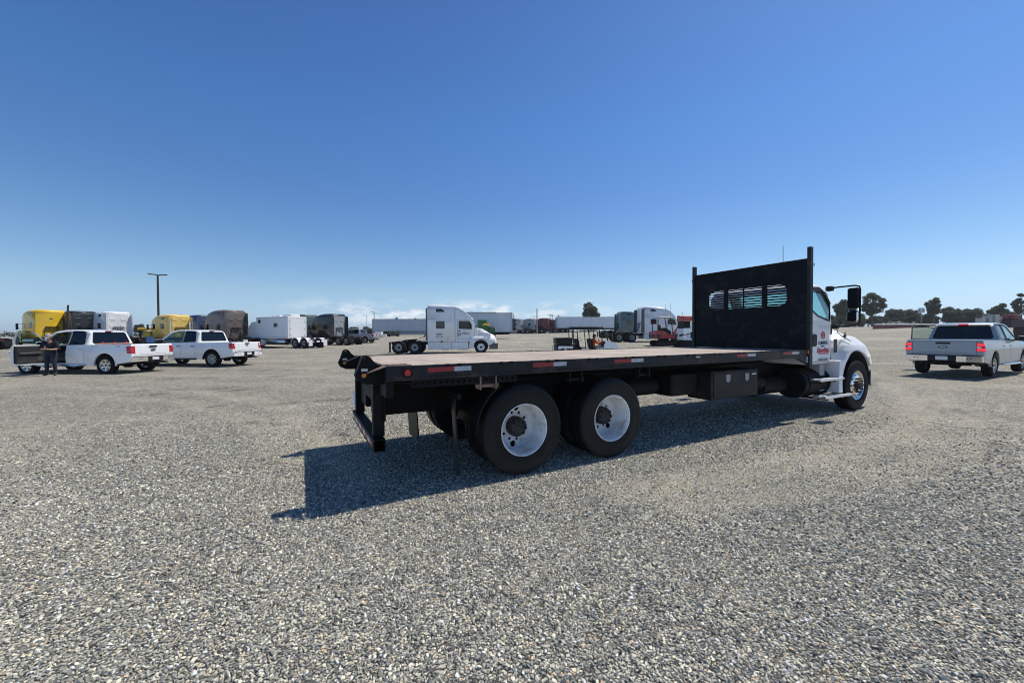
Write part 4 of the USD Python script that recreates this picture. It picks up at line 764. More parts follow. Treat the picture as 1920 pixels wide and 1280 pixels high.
# ------------------------------------------------------------------ road tractors
def tractor(name, label, loc, deg, paint, sl=2.0, roof='high', axles=(-1.05, -2.35), front=4.33, hi=False, rear='panel', stack=None, fender=None, rim='dual_far', ext=True, group='tractor units parked in the row', rear_paint=None, windows=True, ext_d=.42, roof_box=False, box=False, top=4.0, text=None):
    """Origin under the middle of the sleeper's back wall, x forward."""
    t = thing(name, label, 'truck', loc, deg, group)
    fx = front; cx = fx - 2.35        # cab back / sleeper front
    nose = fx + 1.27
    z0 = 1.0 if not hi else .98
    if box:
        prof = [(0, 1.02), (0, 3.45), (sl, 3.45), (sl, 1.02)]
    elif roof == 'high':
        prof = [(0, z0), (0, top - .10), (.10, top - .02), (.80, top), (1.40, top - .02), (2.05, top - .13), (2.55, top - .32), (2.97, top - .56), (fx - .80, 2.95), (fx - .74, 2.84), (fx - .32, 2.10), (fx - .28, z0)]
    else:
        prof = [(0, z0), (0, 3.1), (.1, 3.2), (1.2, 3.22), (fx - 1.5, 3.05), (fx - 1.05, 2.85), (fx - .56, 2.06), (fx - .52, z0)]
    hw = 1.22
    sec = rnd([(-hw, .5), (-hw, 2.6), (-hw + .05, top - .45), (-hw + .13, top - .16), (-hw + .32, top - .02), (-.6, top + .05), (.6, top + .05), (hw - .32, top - .02), (hw - .13, top - .16), (hw - .05, top - .45), (hw, 2.6), (hw, .5)], .08)
    topv = rnd([(-.1, -hw), (-.1, hw), (fx - 2.0, hw), (fx - 1.1, hw - .09), (fx - .26, hw - .34), (fx - .26, -hw + .34), (fx - 1.1, -hw + .09), (fx - 2.0, -hw)], .15)
    def cabs(i):
        A, B = rnd(prof, .06), sec
        if i: A, B = A.offset(-i, mf.JoinType.Round), B.offset(-i, mf.JoinType.Round)
        if box: return pY(A, -hw + i, hw - i)
        return pY(A, -1.4, 1.4) ^ pX(B, -1, fx + 1) ^ pZ(topv.offset(-i, mf.JoinType.Round) if i else topv, .3, 5)
    if box:
        body = J(bx(0, sl, -hw, hw, 1.02, 3.45, .04))
        cprof = [(sl + .02, 1.0), (sl + .02, 2.9), (sl + .5, 2.95), (sl + 1.0, 2.85), (sl + 1.6, 2.1), (sl + 1.65, 1.0)]
        P(t, 'sleeper', body, paint, 28)
        cabm = pY(rnd(cprof, .06), -1.08, 1.08)
        P(t, 'cab', cabm, paint, 28)
        P(t, 'roof_unit', bx(.25, 1.55, -.6, .6, 3.452, 3.72, .05), 'white_paint'); P(t, 'roof_unit', bx(2.2, 2.9, -.45, .45, 3.452, 3.64, .05), 'white_paint'); P(t, 'roof_vent', bx(3.4, 3.8, -.2, .2, 3.452, 3.58, .04), 'grey_paint')
        P(t, 'trim_strip', J(bx(0.02, sl - .02, hw, hw + .012, 1.14, 1.18), bx(.02, sl - .02, hw, hw + .012, 3.32, 3.35)), 'grey_paint')
        for s in (-1, 1):
            for x0, x1, za, zb_ in ((sl - .75, sl - .35, 2.75, 3.15), (1.55, 2.15, 2.30, 2.72)):
                P(t, 'side_window', bx(x0, x1, *sorted((s * (hw - .03), s * (hw + .012))), za, zb_, .012), 'sleeper_glass')
        dz = bx(-.014, 0, -.95, .95, 1.15, 3.1, .01)
        P(t, 'rear_door', dz, 'white_paint')
        for y in (-.9, .9):
            for z in (1.4, 2.1, 2.9): P(t, 'door_fastener', cyl((-.03, y, z), (-.014, y, z), .05, n=10), 'black_plastic')
        fx2 = sl + 1.65
    else:
        S = cabs(0)
        for s in (-1, 1):
            pass
        win_door = rnd([(fx - 1.80, 2.02), (fx - 1.80, 2.66), (fx - 1.04, 2.66), (fx - .90, 2.56), (fx - .64, 2.04), (fx - .76, 1.98)], .04)
        wnd = rnd([(-.95, 2.10), (.95, 2.10), (.92, 2.72), (-.92, 2.72)], .06)
        cutx = pX(wnd, fx - .98, fx + .5)
        cavity = (cabs(.07) ^ bx(fx - 2.0, fx + 1, -2, 2, 1.2, 2.86))
        S = S - cavity - cutx - pY(win_door, -2, 2)
        # split cab / sleeper with a seam
        split = fx - 2.10
        slm = S ^ bx(-1, split - .012, -2, 2, 0, 6); cbm = S ^ bx(split + .012, 9, -2, 2, 0, 6)
        sp = P(t, 'sleeper', slm, paint, 28); cp = P(t, 'cab', cbm, paint, 28)
        P(t, 'seam', cabs(.03) ^ bx(split - .05, split + .05, -2, 2, z0 + .02, 6), 'black_plastic')
        for s in (-1, 1):
            ys = sorted((s * .5, s * 1.4))
            P(cp, 'door_window', (cabs(.012) - cabs(.02)) ^ pY(win_door.offset(.015, mf.JoinType.Round), *ys), 'dark_glass')
            if windows:
                P(sp, 'sleeper_window', (cabs(-.012) - cabs(.01)) ^ pY(rnd([(.70, 2.04), (.70, 2.64), (1.40, 2.64), (1.40, 2.04)], .07), *ys), 'sleeper_glass')
                if roof == 'high': P(sp, 'upper_window', (cabs(-.012) - cabs(.01)) ^ pY(rnd([(.70, top - .62), (.70, top - .36), (1.14, top - .36), (1.36, top - .52), (1.38, top - .62)], .05), *ys), 'sleeper_glass')
            if hi:
                P(cp, 'door_handle', bx(fx - 1.85, fx - 1.68, *sorted((s * 1.20, s * 1.235)), 1.80, 1.86, .01), 'black_plastic')
                seam = rnd([(fx - 1.92, 1.15), (fx - 1.92, 2.76), (fx - .98, 2.76), (fx - .55, 1.98), (fx - .55, 1.15)], .05)
                P(cp, 'door_seam', (cabs(-.003) - cabs(.01)) ^ pY(seam - seam.offset(-.022, mf.JoinType.Round), *sorted((s * .7, s * 1.4))), 'interior_grey')
                P(sp, 'locker_door', (cabs(-.006) - cabs(.01)) ^ pY(rnd([(.70, 1.22), (.70, 1.72), (1.25, 1.72), (1.25, 1.22)], .05), *ys), paint)
        P(cp, 'windshield', (cabs(.012) - cabs(.02)) ^ pX(wnd.offset(.015, mf.JoinType.Round), fx - .98, fx + .5), 'clear_glass')
        if text:
            for s in (-1, 1):
                R_ = (1, 0, 0) if s < 0 else (-1, 0, 0)
                P(sp, 'number_lettering', J(text_on(text[0], .15, R_, (0, 0, 1), (.98, s * 1.236, 1.50)), text_on(text[1], .07, R_, (0, 0, 1), (.98, s * 1.236, 1.34))), 'ink_dark')
                P(cp, 'door_lettering', J(text_on(text[2], .105, R_, (0, 0, 1), (fx - 1.25, s * 1.20, 1.58), slant=.2), pY(mf.CrossSection([ngon(fx - 1.75, 1.56, .13, 18)]).scale((1, 1)) - mf.CrossSection([ngon(fx - 1.75, 1.56, .085, 18)]), *sorted((s * 1.224, s * 1.238)))), 'ink_dark')
        P(t, 'sun_visor', hull([(fx - .95, y, z) for y in (-.92, .92) for z in (2.84, 2.88)] + [(fx - .62, y, z) for y in (-.84, .84) for z in (2.76, 2.79)]), paint)
        P(t, 'dashboard', bx(fx - .8, fx - .40, -.8, .8, 1.75, 2.02, .05), 'interior')
        for y in (-.5, .5): P(t, 'seat', J(bx(fx - 2.0, fx - 1.5, y - .25, y + .25, 1.35, 1.75, .05), bx(fx - 2.05, fx - 1.9, y - .24, y + .24, 1.7, 2.45, .05)), 'interior')
        fx2 = fx - .26
    # hood with wheel openings
    hp = rnd([(fx2 - .10, 1.0), (fx2 - .10, 2.10), (fx2 + .30, 2.03), (fx + .55, 1.74), (nose - .18, 1.46), (nose - .03, 1.15), (nose + .02, .85), (nose - .1, .55), (nose - .5, .50)] , .08)
    hs = rnd([(-.85, .4), (-.92, 1.2), (-.80, 1.75), (-.55, 2.0), (-.2, 2.08), (.2, 2.08), (.55, 2.0), (.80, 1.75), (.92, 1.2), (.85, .4)], .08)
    ht = rnd([(fx2 - .2, -1.0), (fx2 - .2, 1.0), (nose - .5, .82), (nose + .05, .62), (nose + .05, -.62), (nose - .5, -.82)], .12)
    hood = (pY(hp, -1, 1) ^ pX(hs, fx2 - 1, nose + 1) ^ pZ(ht, .3, 3))
    P(t, 'hood', hood - cyl((fx, -2, .55), (fx, -.5, .55), .62, n=36) - cyl((fx, .5, .55), (fx, 2, .55), .62, n=36), paint, 28)
    for s in (-1, 1):
        fp = rnd([(fx - .98, .42), (fx - .92, 1.15), (fx - .62, 1.36), (fx, 1.42), (fx + .50, 1.30), (fx + .82, 1.02), (fx + 1.0, .86), (fx + .6, .60)], .06)
        fs = rnd([(s * .62, .3), (s * .62, 1.6), (s * .95, 1.46), (s * 1.16, 1.28), (s * 1.20, 1.0), (s * 1.20, .3)], .06)
        P(t, 'front_fender', (pY(fp, *sorted((s * .62, s * 1.22))) ^ pX(fs, fx - 2, nose + 1)) - cyl((fx, -2, .55), (fx, 2, .55), .60, n=40), paint, 28)
        P(t, 'headlamp', hull([(fx + .72, s * 1.12, 1.02), (fx + .80, s * 1.10, 1.20), (fx + 1.05, s * .82, 1.16), (fx + 1.12, s * .80, .98), (fx + .70, s * 1.05, 1.02), (fx + .9, s * .8, 1.16)]), 'white_lens')
        wheel(t, 'steer_white' if hi else 'steer_far', fx, s * 1.05, .52)
        P(t, 'side_skirt' if hi else 'fuel_tank', bx(.02, fx - 1.02, *sorted((s * 1.19, s * .72)), .36, z0 - .01, .03) if hi else cyl((.5, s * .92, .66), (fx - 1.2, s * .92, .66), .30, n=20), paint if hi else 'chrome' if box else 'alloy')
        if hi:
            P(t, 'skirt_seam', bx(1.93, 1.96, *sorted((s * 1.10, s * 1.193)), .38, z0 - .03), 'interior_grey')
            P(t, 'fuel_cap', cyl((1.15, s * 1.16, .98), (1.15, s * 1.25, .98), .075, n=14), 'black_plastic')
            P(t, 'step_trim', J(bx(1.2, 1.7, *sorted((s * 1.05, s * 1.2)), .30, .352, .01), bx(fx - 1.6, fx - 1.1, *sorted((s * 1.05, s * 1.2)), .30, .352, .01)), 'alloy')
        ed = ext_d
        if not box and ext:
            P(t, 'side_extender', J(hull([(-.012, s * 1.19, 1.05), (-.012, s * 1.215, 1.05), (-.012, s * 1.15, top - .25), (-.012, s * 1.175, top - .25), (-ed, s * 1.19, 1.05), (-ed, s * 1.215, 1.05), (-ed * .86, s * 1.15, top - .35), (-ed * .86, s * 1.175, top - .35)])), 'black_paint' if hi or ext == 'black' else paint)
        P(t, 'mirror', J(bx(fx - .72, fx - .60, *sorted((s * 1.28, s * 1.48)), 1.90, 2.58, .04), tube([(fx - .75, s * 1.0, 2.5), (fx - .68, s * 1.37, 2.5)], .02, 6), tube([(fx - .75, s * 1.02, 2.02), (fx - .68, s * 1.37, 2.02)], .02, 6)), 'white_paint' if hi else 'black_plastic')
        if hi: P(t, 'hood_mirror', J(tube([(fx + .55, s * .80, 1.66), (fx + .66, s * .93, 1.98)], .014, 6), bx(fx + .61, fx + .69, s * .94 - .07, s * .94 + .07, 1.95, 2.12, .03)), 'black_plastic')
    P(t, 'bumper', hull([(fx + .65, -1.16, .36), (fx + .65, 1.16, .36), (fx + .72, -1.16, .86), (fx + .72, 1.16, .86), (nose + .10, -.72, .34), (nose + .10, .72, .34), (nose + .12, -.72, .80), (nose + .12, .72, .80)]), 'bumper_grey' if hi else 'chrome' if box else 'black_plastic')
    P(t, 'grille', hull([(nose - .0, -.42, .86), (nose - .0, .42, .86), (nose + .045, -.42, .90), (nose + .045, .42, .90), (nose - .12, -.40, 1.42), (nose - .12, .40, 1.42), (nose - .05, -.40, 1.40), (nose - .05, .40, 1.40)]), 'chrome')
    # chassis behind
    tail = axles[-1] - .72
    P(t, 'frame_rail', J(bx(tail, nose - .4, .34, .42, .72, .98), bx(tail, nose - .4, -.42, -.34, .72, .98), *[bx(x, x + .08, -.34, .34, .74, .96) for x in (tail, -.6, -1.7)]), 'black_steel')
    P(t, 'fifth_wheel', hull([(-1.1, -.45, 1.10), (-1.1, .45, 1.10), (-1.1, -.45, 1.20), (-1.1, .45, 1.20), (-1.9, -.48, 1.08), (-1.9, .48, 1.08), (-1.9, -.48, 1.14), (-1.9, .48, 1.14), (-2.3, -.20, 1.0), (-2.3, .20, 1.0), (-2.3, -.20, 1.05), (-2.3, .20, 1.05)]), 'black_steel')
    P(t, 'fifth_wheel_base', bx(-1.8, -1.2, -.42, .42, .98, 1.09), 'black_steel')
    P(t, 'deck_plate', bx(-.75, -.10, -.45, .45, .985, 1.02), 'alloy')
    for x in axles:
        P(t, 'axle', J(cyl((x, -.85, .52), (x, .85, .52), .09, n=12)), 'black_steel')
        for s in (-1, 1): wheel(t, rim, x, s * 1.07, .52)
        if fender:
            for s in (-1, 1):
                ring = (rvY([(.56, -.45), (.60, -.45), (.60, .16), (.56, .16)], 32) - bx(-2, 2, -2, 2, -2, .06)).rotate((0, 0, 0 if s > 0 else 180)).translate((x, s * 1.07, .52))
                P(t, 'rear_fender', ring, fender)
    for s in (-1, 1):
        P(t, 'mud_flap', bx(tail - .02, tail + .0, *sorted((s * .72, s * 1.20)), .22 if not hi else .12, .95), 'white_paint' if fender or rear == 'flap' else 'black_plastic')
        P(t, 'flap_bracket', bx(tail - .03, tail + .02, *sorted((s * .40, s * 1.20)), .90, .96), 'black_steel')
        P(t, 'tail_lamp', cyl((tail - .03, s * .5, .86), (tail + .0, s * .5, .86), .06, n=12), 'red_lens')
    if fender: P(t, 'licence_plate', bx(tail - .03, tail - .02, -.2, .2, .6, .8), 'plate_white')
    # back wall fittings
    if not box:
        if rear == 'none': P(t, 'wall_marker', bx(-.03, -.004, -.12, .12, 3.05, 3.12, .005), 'ink_dark')
        if rear != 'none':
            rp = rear_paint or paint
            P(t, 'back_panel', J(bx(-.02, .02, -.95, .95, 1.15, top - .30, .015)), rp)
            for k, (y, z, w, h) in enumerate(((-.5, 3.1, .5, .28), (.5, 3.1, .5, .28), (-.5, 2.3, .5, .4), (.5, 2.3, .5, .4), (-.5, 1.6, .5, .4), (.5, 1.6, .5, .4))):
                P(t, 'embossed_panel', bx(-.045, -.018, y - w / 2, y + w / 2, z - h / 2, z + h / 2, .02), rp)
        P(t, 'hose_rack', J(bx(-.22, -.02, -.45, .45, 2.18, 2.22), *[tube([(-.16, y, 2.2), (-.26, y * .8, 1.7), (-.5, y * .6, 1.35), (-.9, y * .3, 1.25)], .02, 6) for y in (-.35, -.15, .15, .35)], tube([(-.10, -.45, 2.2), (-.10, -.60, 1.1)], .025, 6), tube([(-.10, .45, 2.2), (-.10, .60, 1.1)], .025, 6)), 'black_plastic')
    if stack:
        for y, h in stack:
            P(t, 'exhaust_stack', J(tube([(-.25, y, 1.0), (-.25, y, h - .35), (-.27, y, h - .15), (-.38, y, h)], .085, 12), cyl((-.25, y, 1.5), (-.25, y, 2.9), .13, n=16)), 'pole_dark' if stack[0][1] > 4.2 else 'chrome')
    return t
SC = 'FLEET 88'
tractor('tractor_unit', 'white sleeper tractor facing right beyond the empty flatbed, dark hub wheels', (-6.90, 33.2, .10), 2.0, 'fleet_white', hi=True, group=None, ext_d=.14, text=('6057', 'USDOT 2140', 'FREIGHT'))
tractor('tractor_unit', 'white sleeper tractor facing right, partly behind the small red excavator', (15.2, 46.6, .72), 3.0, 'fleet_white', hi=True, group=None, axles=(-1.45, -2.95), front=4.5, top=4.12)
tractor('tractor_unit', 'dark green sleeper tractor between long white trailer and white tractor', (16.2, 59.5, 1.02), 4.0, 'teal_paint', group=None, axles=(-1.05, -2.35))
# the angled row on the left; all point away to the left
ROW = 158.0
def row(px, Z, label, paint, deg=ROW, dz=0.0, **k):
    k['group'] = 'tractor units parked in the row'; x, y, z = at(px, Z, dz); return tractor('tractor_unit', label, (x, y, z), deg, paint, **k)
row(-40, 38.0, 'maroon tractor cut off by the left edge of the picture', 'maroon_paint', group=None)
row(97, 43.5, 'bright yellow high roof tractor with hose rack, behind the open pickup door', 'yellow_paint', group=None, top=4.05, rear='none', ext=False)
row(158, 45.0, 'black tractor with tall dark exhaust stack, right of the bright yellow one', 'black_paint', group=None, rear='panel', stack=[(1.35, 4.55)], top=4.0)
row(222, 46.0, 'white aero tractor between black tractor and yellow loader', 'white_paint', group=None, ext='grey', top=4.0)
row(337, 47.5, 'pale yellow mid-height tractor behind the rear white pickup', 'pale_yellow_paint', group=None, top=3.75, stack=[(1.0, 3.2), (-1.0, 3.2)])
row(388, 54.0, 'dark blue tractor mostly hidden behind the bronze one', 'navy_paint', group=None, top=3.9)
row(442, 44.5, 'bronze grey sleeper tractor with embossed back wall, white flap at its tail', 'bronze_paint', group=None, top=4.2, rear='flap')
row(558, 44.0, 'white tractor with very long box sleeper and round white rear fenders', 'fleet_white', group=None, box=True, sl=5.0, front=7.2, fender='white_paint', rim='dual_far', stack=None)
row(584, 53.0, 'dark teal tractor peeping out behind the long white sleeper', 'teal_paint', group=None, top=4.0)
row(636, 51.0, 'black sleeper tractor at the right end of the row', 'black_paint', group=None, top=4.0, rear_paint='grey_paint')
# far away
for px, Z, deg, paint, top, lab in ((978, 101, 150, 'grey_paint', 3.9, 'pale grey tractor right of the refrigerated trailer, far off'), (1003, 103, 155, 'grey_paint', 3.95, 'pale grey tractor directly behind the tall mast, far off'), (1028, 104, 155, 'dull_red', 4.0, 'dark red tractor below the twin utility poles, far off'), (1044, 108, 155, 'bronze_paint', 3.7, 'dull brown tractor touching the left end of the long white trailer')):
    x, y, z = at(px, Z); tractor('tractor_unit', lab, (x, y, z), deg, paint, group=None, top=top)

# ------------------------------------------------------------------ trailers
def trailer(label, px_left, px_right, Z, deg, L, paint, reefer=False, skirt=False, h=4.1, dz=0.0):
    xl, y, _ = at(px_left, Z); x0, y0, z0 = (xl, y, float(G(xl, y)) + dz)
    t = thing('trailer', label, 'trailer', (x0, y0, z0), deg)
    b = P(t, 'box', bx(0, L, -1.28, 1.28, 1.15, h, .03), paint)
    n = int(L / .62)
    for k in range(n):
        x = .3 + k * (L - .6) / (n - 1)
        P(b, 'side_post', J(bx(x - .03, x + .03, -1.31, -1.279, 1.2, h - .1)), paint)
    P(t, 'top_rail', J(bx(-.01, L + .01, -1.32, -1.20, h - .10, h + .01), bx(-.01, L + .01, 1.20, 1.32, h - .10, h + .01)), 'galvanized')
    P(t, 'bottom_rail', J(bx(-.01, L + .01, -1.32, -1.22, 1.03, 1.17), bx(-.01, L + .01, 1.22, 1.32, 1.03, 1.17)), 'black_steel')
    P(t, 'corner_post', J(*[bx(x - .06, x + .06, s * 1.30 - .05, s * 1.30 + .05, 1.1, h) for x in (0, L) for s in (-1, 1)]), 'galvanized')
    P(t, 'undercarriage', J(bx(1.0, L - .5, -.5, -.4, .8, 1.04), bx(1.0, L - .5, .4, .5, .8, 1.04)), 'black_steel')
    for ax in (1.6, 2.9):
        for s in (-1, 1): wheel(t, 'dual_far', ax, s * 1.07, .52)
    P(t, 'landing_leg', J(*[bx(L - 3.1, L - 2.95, s * .8 - .07, s * .8 + .07, .05, 1.04) for s in (-1, 1)], *[bx(L - 3.2, L - 2.85, s * .8 - .15, s * .8 + .15, 0, .05) for s in (-1, 1)]), 'galvanized')
    P(t, 'rear_guard', J(bx(.0, .1, -1.15, 1.15, .5, .6), bx(.0, .1, -.6, -.5, .6, 1.1), bx(.0, .1, .5, .6, .6, 1.1)), 'galvanized')
    if skirt: P(t, 'side_skirt', J(bx(4.4, L - 3.4, -1.29, -1.26, .35, 1.04), bx(4.4, L - 3.4, 1.26, 1.29, .35, 1.04)), 'grey_paint')
    if reefer:
        u = P(t, 'cooling_unit', bx(L + .005, L + .55, -.95, .95, 1.5, 3.2, .06), 'black_plastic')
        P(u, 'unit_grille', bx(L + .12, L + .5, -.97, -.95, 1.7, 3.0), 'interior_grey')
        P(t, 'front_frame', J(*[tube([(L + .04, y, 3.2), (L + .30, y, 3.3), (L + .30, y, h - .1), (L + .04, y, h - .05)], .04, 6) for y in (-1.0, 1.0)]), 'galvanized')
    return t
trailer('long grey box trailer with side skirt, left of the white tractor', 702, 826, 95.0, 1.0, 16.1, 'trailer_grey', skirt=True)
trailer('white ribbed trailer with black cooling unit, behind nose of white tractor', 812, 960, 61.0, 2.0, 12.2, 'trailer_white', reefer=True)
trailer('long white trailer in front of the single tall tree', 1043, 1143, 105.0, 2.0, 16.1, 'trailer_white', dz=.1)
trailer('pinkish-roofed far trailer showing above the refrigerated trailer', 868, 925, 82.0, 1.0, 6.9, 'concrete', h=4.9)
# ------------------------------------------------------------------ people
def chain(spec, joints, grow=0.0):
    """Union of hulls between joints: spec is [(joint a, radius a, joint b, radius b)]."""
    out = None
    for a, ra, b, rb in spec:
        pa, pb = np.array(joints[a]), np.array(joints[b])
        s = mf.Manifold.sphere(1.0, 14)
        m = mf.Manifold.batch_hull([s.scale((ra + grow,) * 3).translate(tuple(pa)), s.scale((rb + grow,) * 3).translate(tuple(pb))])
        out = m if out is None else out + m
    return out
def soft(m, l=0.03, it=8):
    m = m.refine_to_length(l); v, f = arr(m); t = trimesh.Trimesh(v, f, process=True)
    trimesh.smoothing.filter_taubin(t, iterations=it); return np.array(t.vertices), np.array(t.faces)
def hand(w, d, side, curl=.6):
    """Palm, four fingers of unequal length and a thumb from the wrist w along d."""
    w, d = np.array(w, float), np.array(d, float); d /= np.linalg.norm(d)
    sd = np.cross([0, 0, 1.0], d); sd /= np.linalg.norm(sd); up = np.cross(d, sd); s = mf.Manifold.sphere(1, 10)
    ball = lambda p, r: s.scale((r,) * 3).translate(tuple(p))
    m = mf.Manifold.batch_hull([ball(w, .024)] + [ball(w + d * .09 + sd * q, .012) for q in (-.032, .032)])
    for k, (q, L) in enumerate(((-.032, .075), (-.011, .088), (.011, .082), (.032, .065))):
        a = w + d * .09 + sd * q; b = a + d * L * .45 - up * L * .25 * curl; c = b + d * L * .35 - up * L * .5 * curl
        m += mf.Manifold.batch_hull([ball(a, .0095), ball(b, .009)]) + mf.Manifold.batch_hull([ball(b, .009), ball(c, .0078)])
    a = w + d * .03 + sd * side * .026; b = a + d * .035 + sd * side * .03; c = b + d * .035 + sd * side * .006
    return m + mf.Manifold.batch_hull([ball(a, .013), ball(b, .011)]) + mf.Manifold.batch_hull([ball(b, .011), ball(c, .009)])
def person(name, label, loc, deg, J_, shirt, trousers, cap=None, long_sleeve=False):
    t = thing(name, label, 'person', loc, deg)
    h = np.array(J_['head']); f = np.array(J_.get('face', (1, 0, -.2)), float); f /= np.linalg.norm(f)
    rt = np.cross(f, [0, 0, 1.0]); rt /= np.linalg.norm(rt); up = np.cross(rt, f)
    at_ = lambda a, b, c: tuple(h + f * a + rt * b + up * c)
    jj = dict(J_, cr=at_(-.012, 0, .035), jaw=at_(.03, 0, -.075), nose0=at_(.088, 0, .012), nose1=at_(.112, 0, -.022), neck0=J_['neck'], brow=at_(.06, 0, .03))
    sp = [('cr', .097, 'jaw', .056), ('cr', .095, 'brow', .062), ('nose0', .010, 'nose1', .016), ('neck0', .055, 'jaw', .045), ('neck0', .058, 'chest', .07)]
    for s in ('l', 'r'):
        sp += [('chest', .10, 'sh' + s, .062), ('sh' + s, .058, 'el' + s, .042), ('el' + s, .041, 'wr' + s, .027), ('chest', .115, 'hip' + s, .10), ('hip' + s, .088, 'kn' + s, .058), ('kn' + s, .055, 'an' + s, .038), ('an' + s, .036, 'toe' + s, .03)]
    bodym = chain(sp, jj)
    for s, sg in (('l', 1), ('r', -1)):
        bodym += hand(J_['wr' + s], J_['hd' + s], -sg)
        bodym += mf.Manifold.sphere(1, 10).scale((.018, .010, .032)).translate(at_(-.01, sg * .093, -.005))
    b = P(t, 'body', soft(bodym, .022, 5), 'skin', True)
    P(b, 'eyes', J(*[mf.Manifold.sphere(.011, 10).translate(at_(.088, q, .012)) for q in (-.033, .033)]), 'hair_dark')
    P(b, 'mouth', mf.Manifold.sphere(1, 10).scale((.008, .022, .006)).translate(at_(.084, 0, -.062)), 'ink_red')
    hr = chain([('cr', .104, 'hb', .085)], dict(cr=at_(-.018, 0, .04), hb=at_(-.04, 0, -.02)))
    P(b, 'hair', soft(hr, .03, 3), 'hair_dark', True)
    ts = [('chest', .115, 'shl', .072), ('chest', .115, 'shr', .072), ('chest', .120, 'hipl', .104), ('chest', .120, 'hipr', .104), ('neck0', .062, 'chest', .10)]
    for s in ('l', 'r'): ts += [('sh' + s, .072, 'el' + s, .056 if long_sleeve else .058)] + ([('el' + s, .054, 'wr' + s, .036)] if long_sleeve else [])
    jj['neck0'] = tuple(np.array(J_['neck']) * .6 + np.array(J_['chest']) * .4)
    P(t, 'shirt', soft(chain(ts, jj), .03, 6), shirt, True)
    tr = []
    for s in ('l', 'r'): tr += [('hip' + s, .100, 'kn' + s, .066), ('kn' + s, .064, 'an' + s, .052)]
    tr += [('hipl', .102, 'hipr', .102)]
    P(t, 'trousers', soft(chain(tr, jj), .03, 6), trousers, True)
    P(t, 'boots', soft(chain([x for s in ('l', 'r') for x in (('an' + s, .056, 'toe' + s, .040),)], jj), .02, 3), 'boots', True)
    if cap:
        c = mf.Manifold.sphere(.112, 20).translate(at_(-.008, 0, .048)) ^ mf.Manifold.batch_hull([mf.Manifold.sphere(.02, 6).translate(at_(x, y, z)) for x in (-.15, .15) for y in (-.15, .15) for z in (.075, .22)])
        P(t, 'cap', J(c, mf.Manifold.batch_hull([mf.Manifold.sphere(.006, 6).translate(at_(x, y, .062)) for x, y in ((.06, -.075), (.06, .075), (.17, -.045), (.17, .045), (.185, 0))])), cap, 30)
    return t
STAND = dict(head=(.13, 0, 1.585), face=(1, .1, -.55), neck=(.055, 0, 1.44), chest=(.02, 0, 1.24), shl=(.03, .175, 1.375), shr=(.03, -.175, 1.375), ell=(.10, .27, 1.10), elr=(.10, -.26, 1.10),
             wrl=(.29, .07, 1.09), wrr=(.30, -.08, 1.12), hdl=(.5, -.8, .1), hdr=(.55, .8, .1), hipl=(-.02, .09, .91), hipr=(-.02, -.09, .91), knl=(.06, .13, .49), knr=(.0, -.12, .49), anl=(.03, .15, .075), anr=(-.06, -.14, .075), toel=(.18, .18, .045), toer=(.09, -.17, .045))
person('person', 'man in navy shirt, jeans and grey cap looking down beside the open pickup door', (-19.22, 16.42, 0.0), -62, STAND, 'navy_cloth', 'denim', 'cap_grey')
# ------------------------------------------------------------------ four seat utility buggy with its driver
ux, uy, uz = at(1040, 24.6); UDEG = 1.5
ut = thing('utility_buggy', 'black and white four seat utility buggy with open roof frame beyond the flatbed', 'utility vehicle', (ux, uy, uz), UDEG)
P(ut, 'cargo_bed', bx(.0, .98, -.70, .70, 1.02, 1.42, .03) - bx(.06, .92, -.64, .64, 1.10, 2), 'black_plastic')
P(ut, 'rear_body', pY(rnd([(.04, .52), (.02, .98), (1.15, 1.0), (1.3, .72), (1.1, .45)], .05), -.72, .72) - cyl((.62, -2, .33), (.62, 2, .33), .42, n=28), 'black_plastic')
for s in (-1, 1):
    P(ut, 'rear_side_panel', pY(rnd([(.10, .70), (.14, .92), (1.05, .90), (1.0, .76), (.40, .78)], .03), *sorted((s * .722, s * .74))), 'white_paint')
    P(ut, 'sill_panel', pY(rnd([(1.42, .50), (1.42, .58), (1.60, .80), (2.05, .72), (2.10, .50)], .02), *sorted((s * .68, s * .735))), 'white_paint')
    P(ut, 'door_panel', pY(rnd([(2.35, .50), (2.45, .78), (2.85, .80), (2.85, .50)], .02), *sorted((s * .68, s * .735))), 'white_paint')
    P(ut, 'front_fender', (pY(rnd([(2.88, .50), (2.92, 1.0), (3.15, 1.20), (3.5, 1.12), (3.78, .92), (3.86, .72)], .05), *sorted((s * .40, s * .745))) - cyl((3.36, -2, .33), (3.36, 2, .33), .44, n=28)), 'white_paint')
    P(ut, 'headlamp', bx(3.70, 3.84, *sorted((s * .45, s * .70)), .78, .90, .02), 'white_lens')
    for x in (.62, 3.36): wheel(ut, 'buggy', x, s * .64, .33)
    P(ut, 'roof_frame', J(tube([(1.05, s * .68, .95), (1.0, s * .64, 1.55), (.98, s * .60, 2.0), (1.10, s * .58, 2.045), (2.80, s * .58, 2.045), (2.92, s * .60, 2.0), (3.02, s * .64, 1.6), (3.20, s * .68, 1.15)], .030, 8), tube([(1.95, s * .58, 2.04), (2.02, s * .64, 1.5), (2.10, s * .70, .75)], .028, 8), tube([(1.28, s * .60, 2.04), (1.30, s * .68, 1.5), (1.32, s * .70, .75)], .028, 8), tube([(2.28, s * .58, 2.04), (2.32, s * .66, 1.4), (2.34, s * .70, .75)], .024, 8)), 'black_plastic')
P(ut, 'hood', hull([(2.95, y, z) for y in (-.45, .45) for z in (.8, 1.22)] + [(3.75, y, z) for y in (-.42, .42) for z in (.6, .92)] + [(3.4, y, 1.14) for y in (-.42, .42)]), 'white_paint')
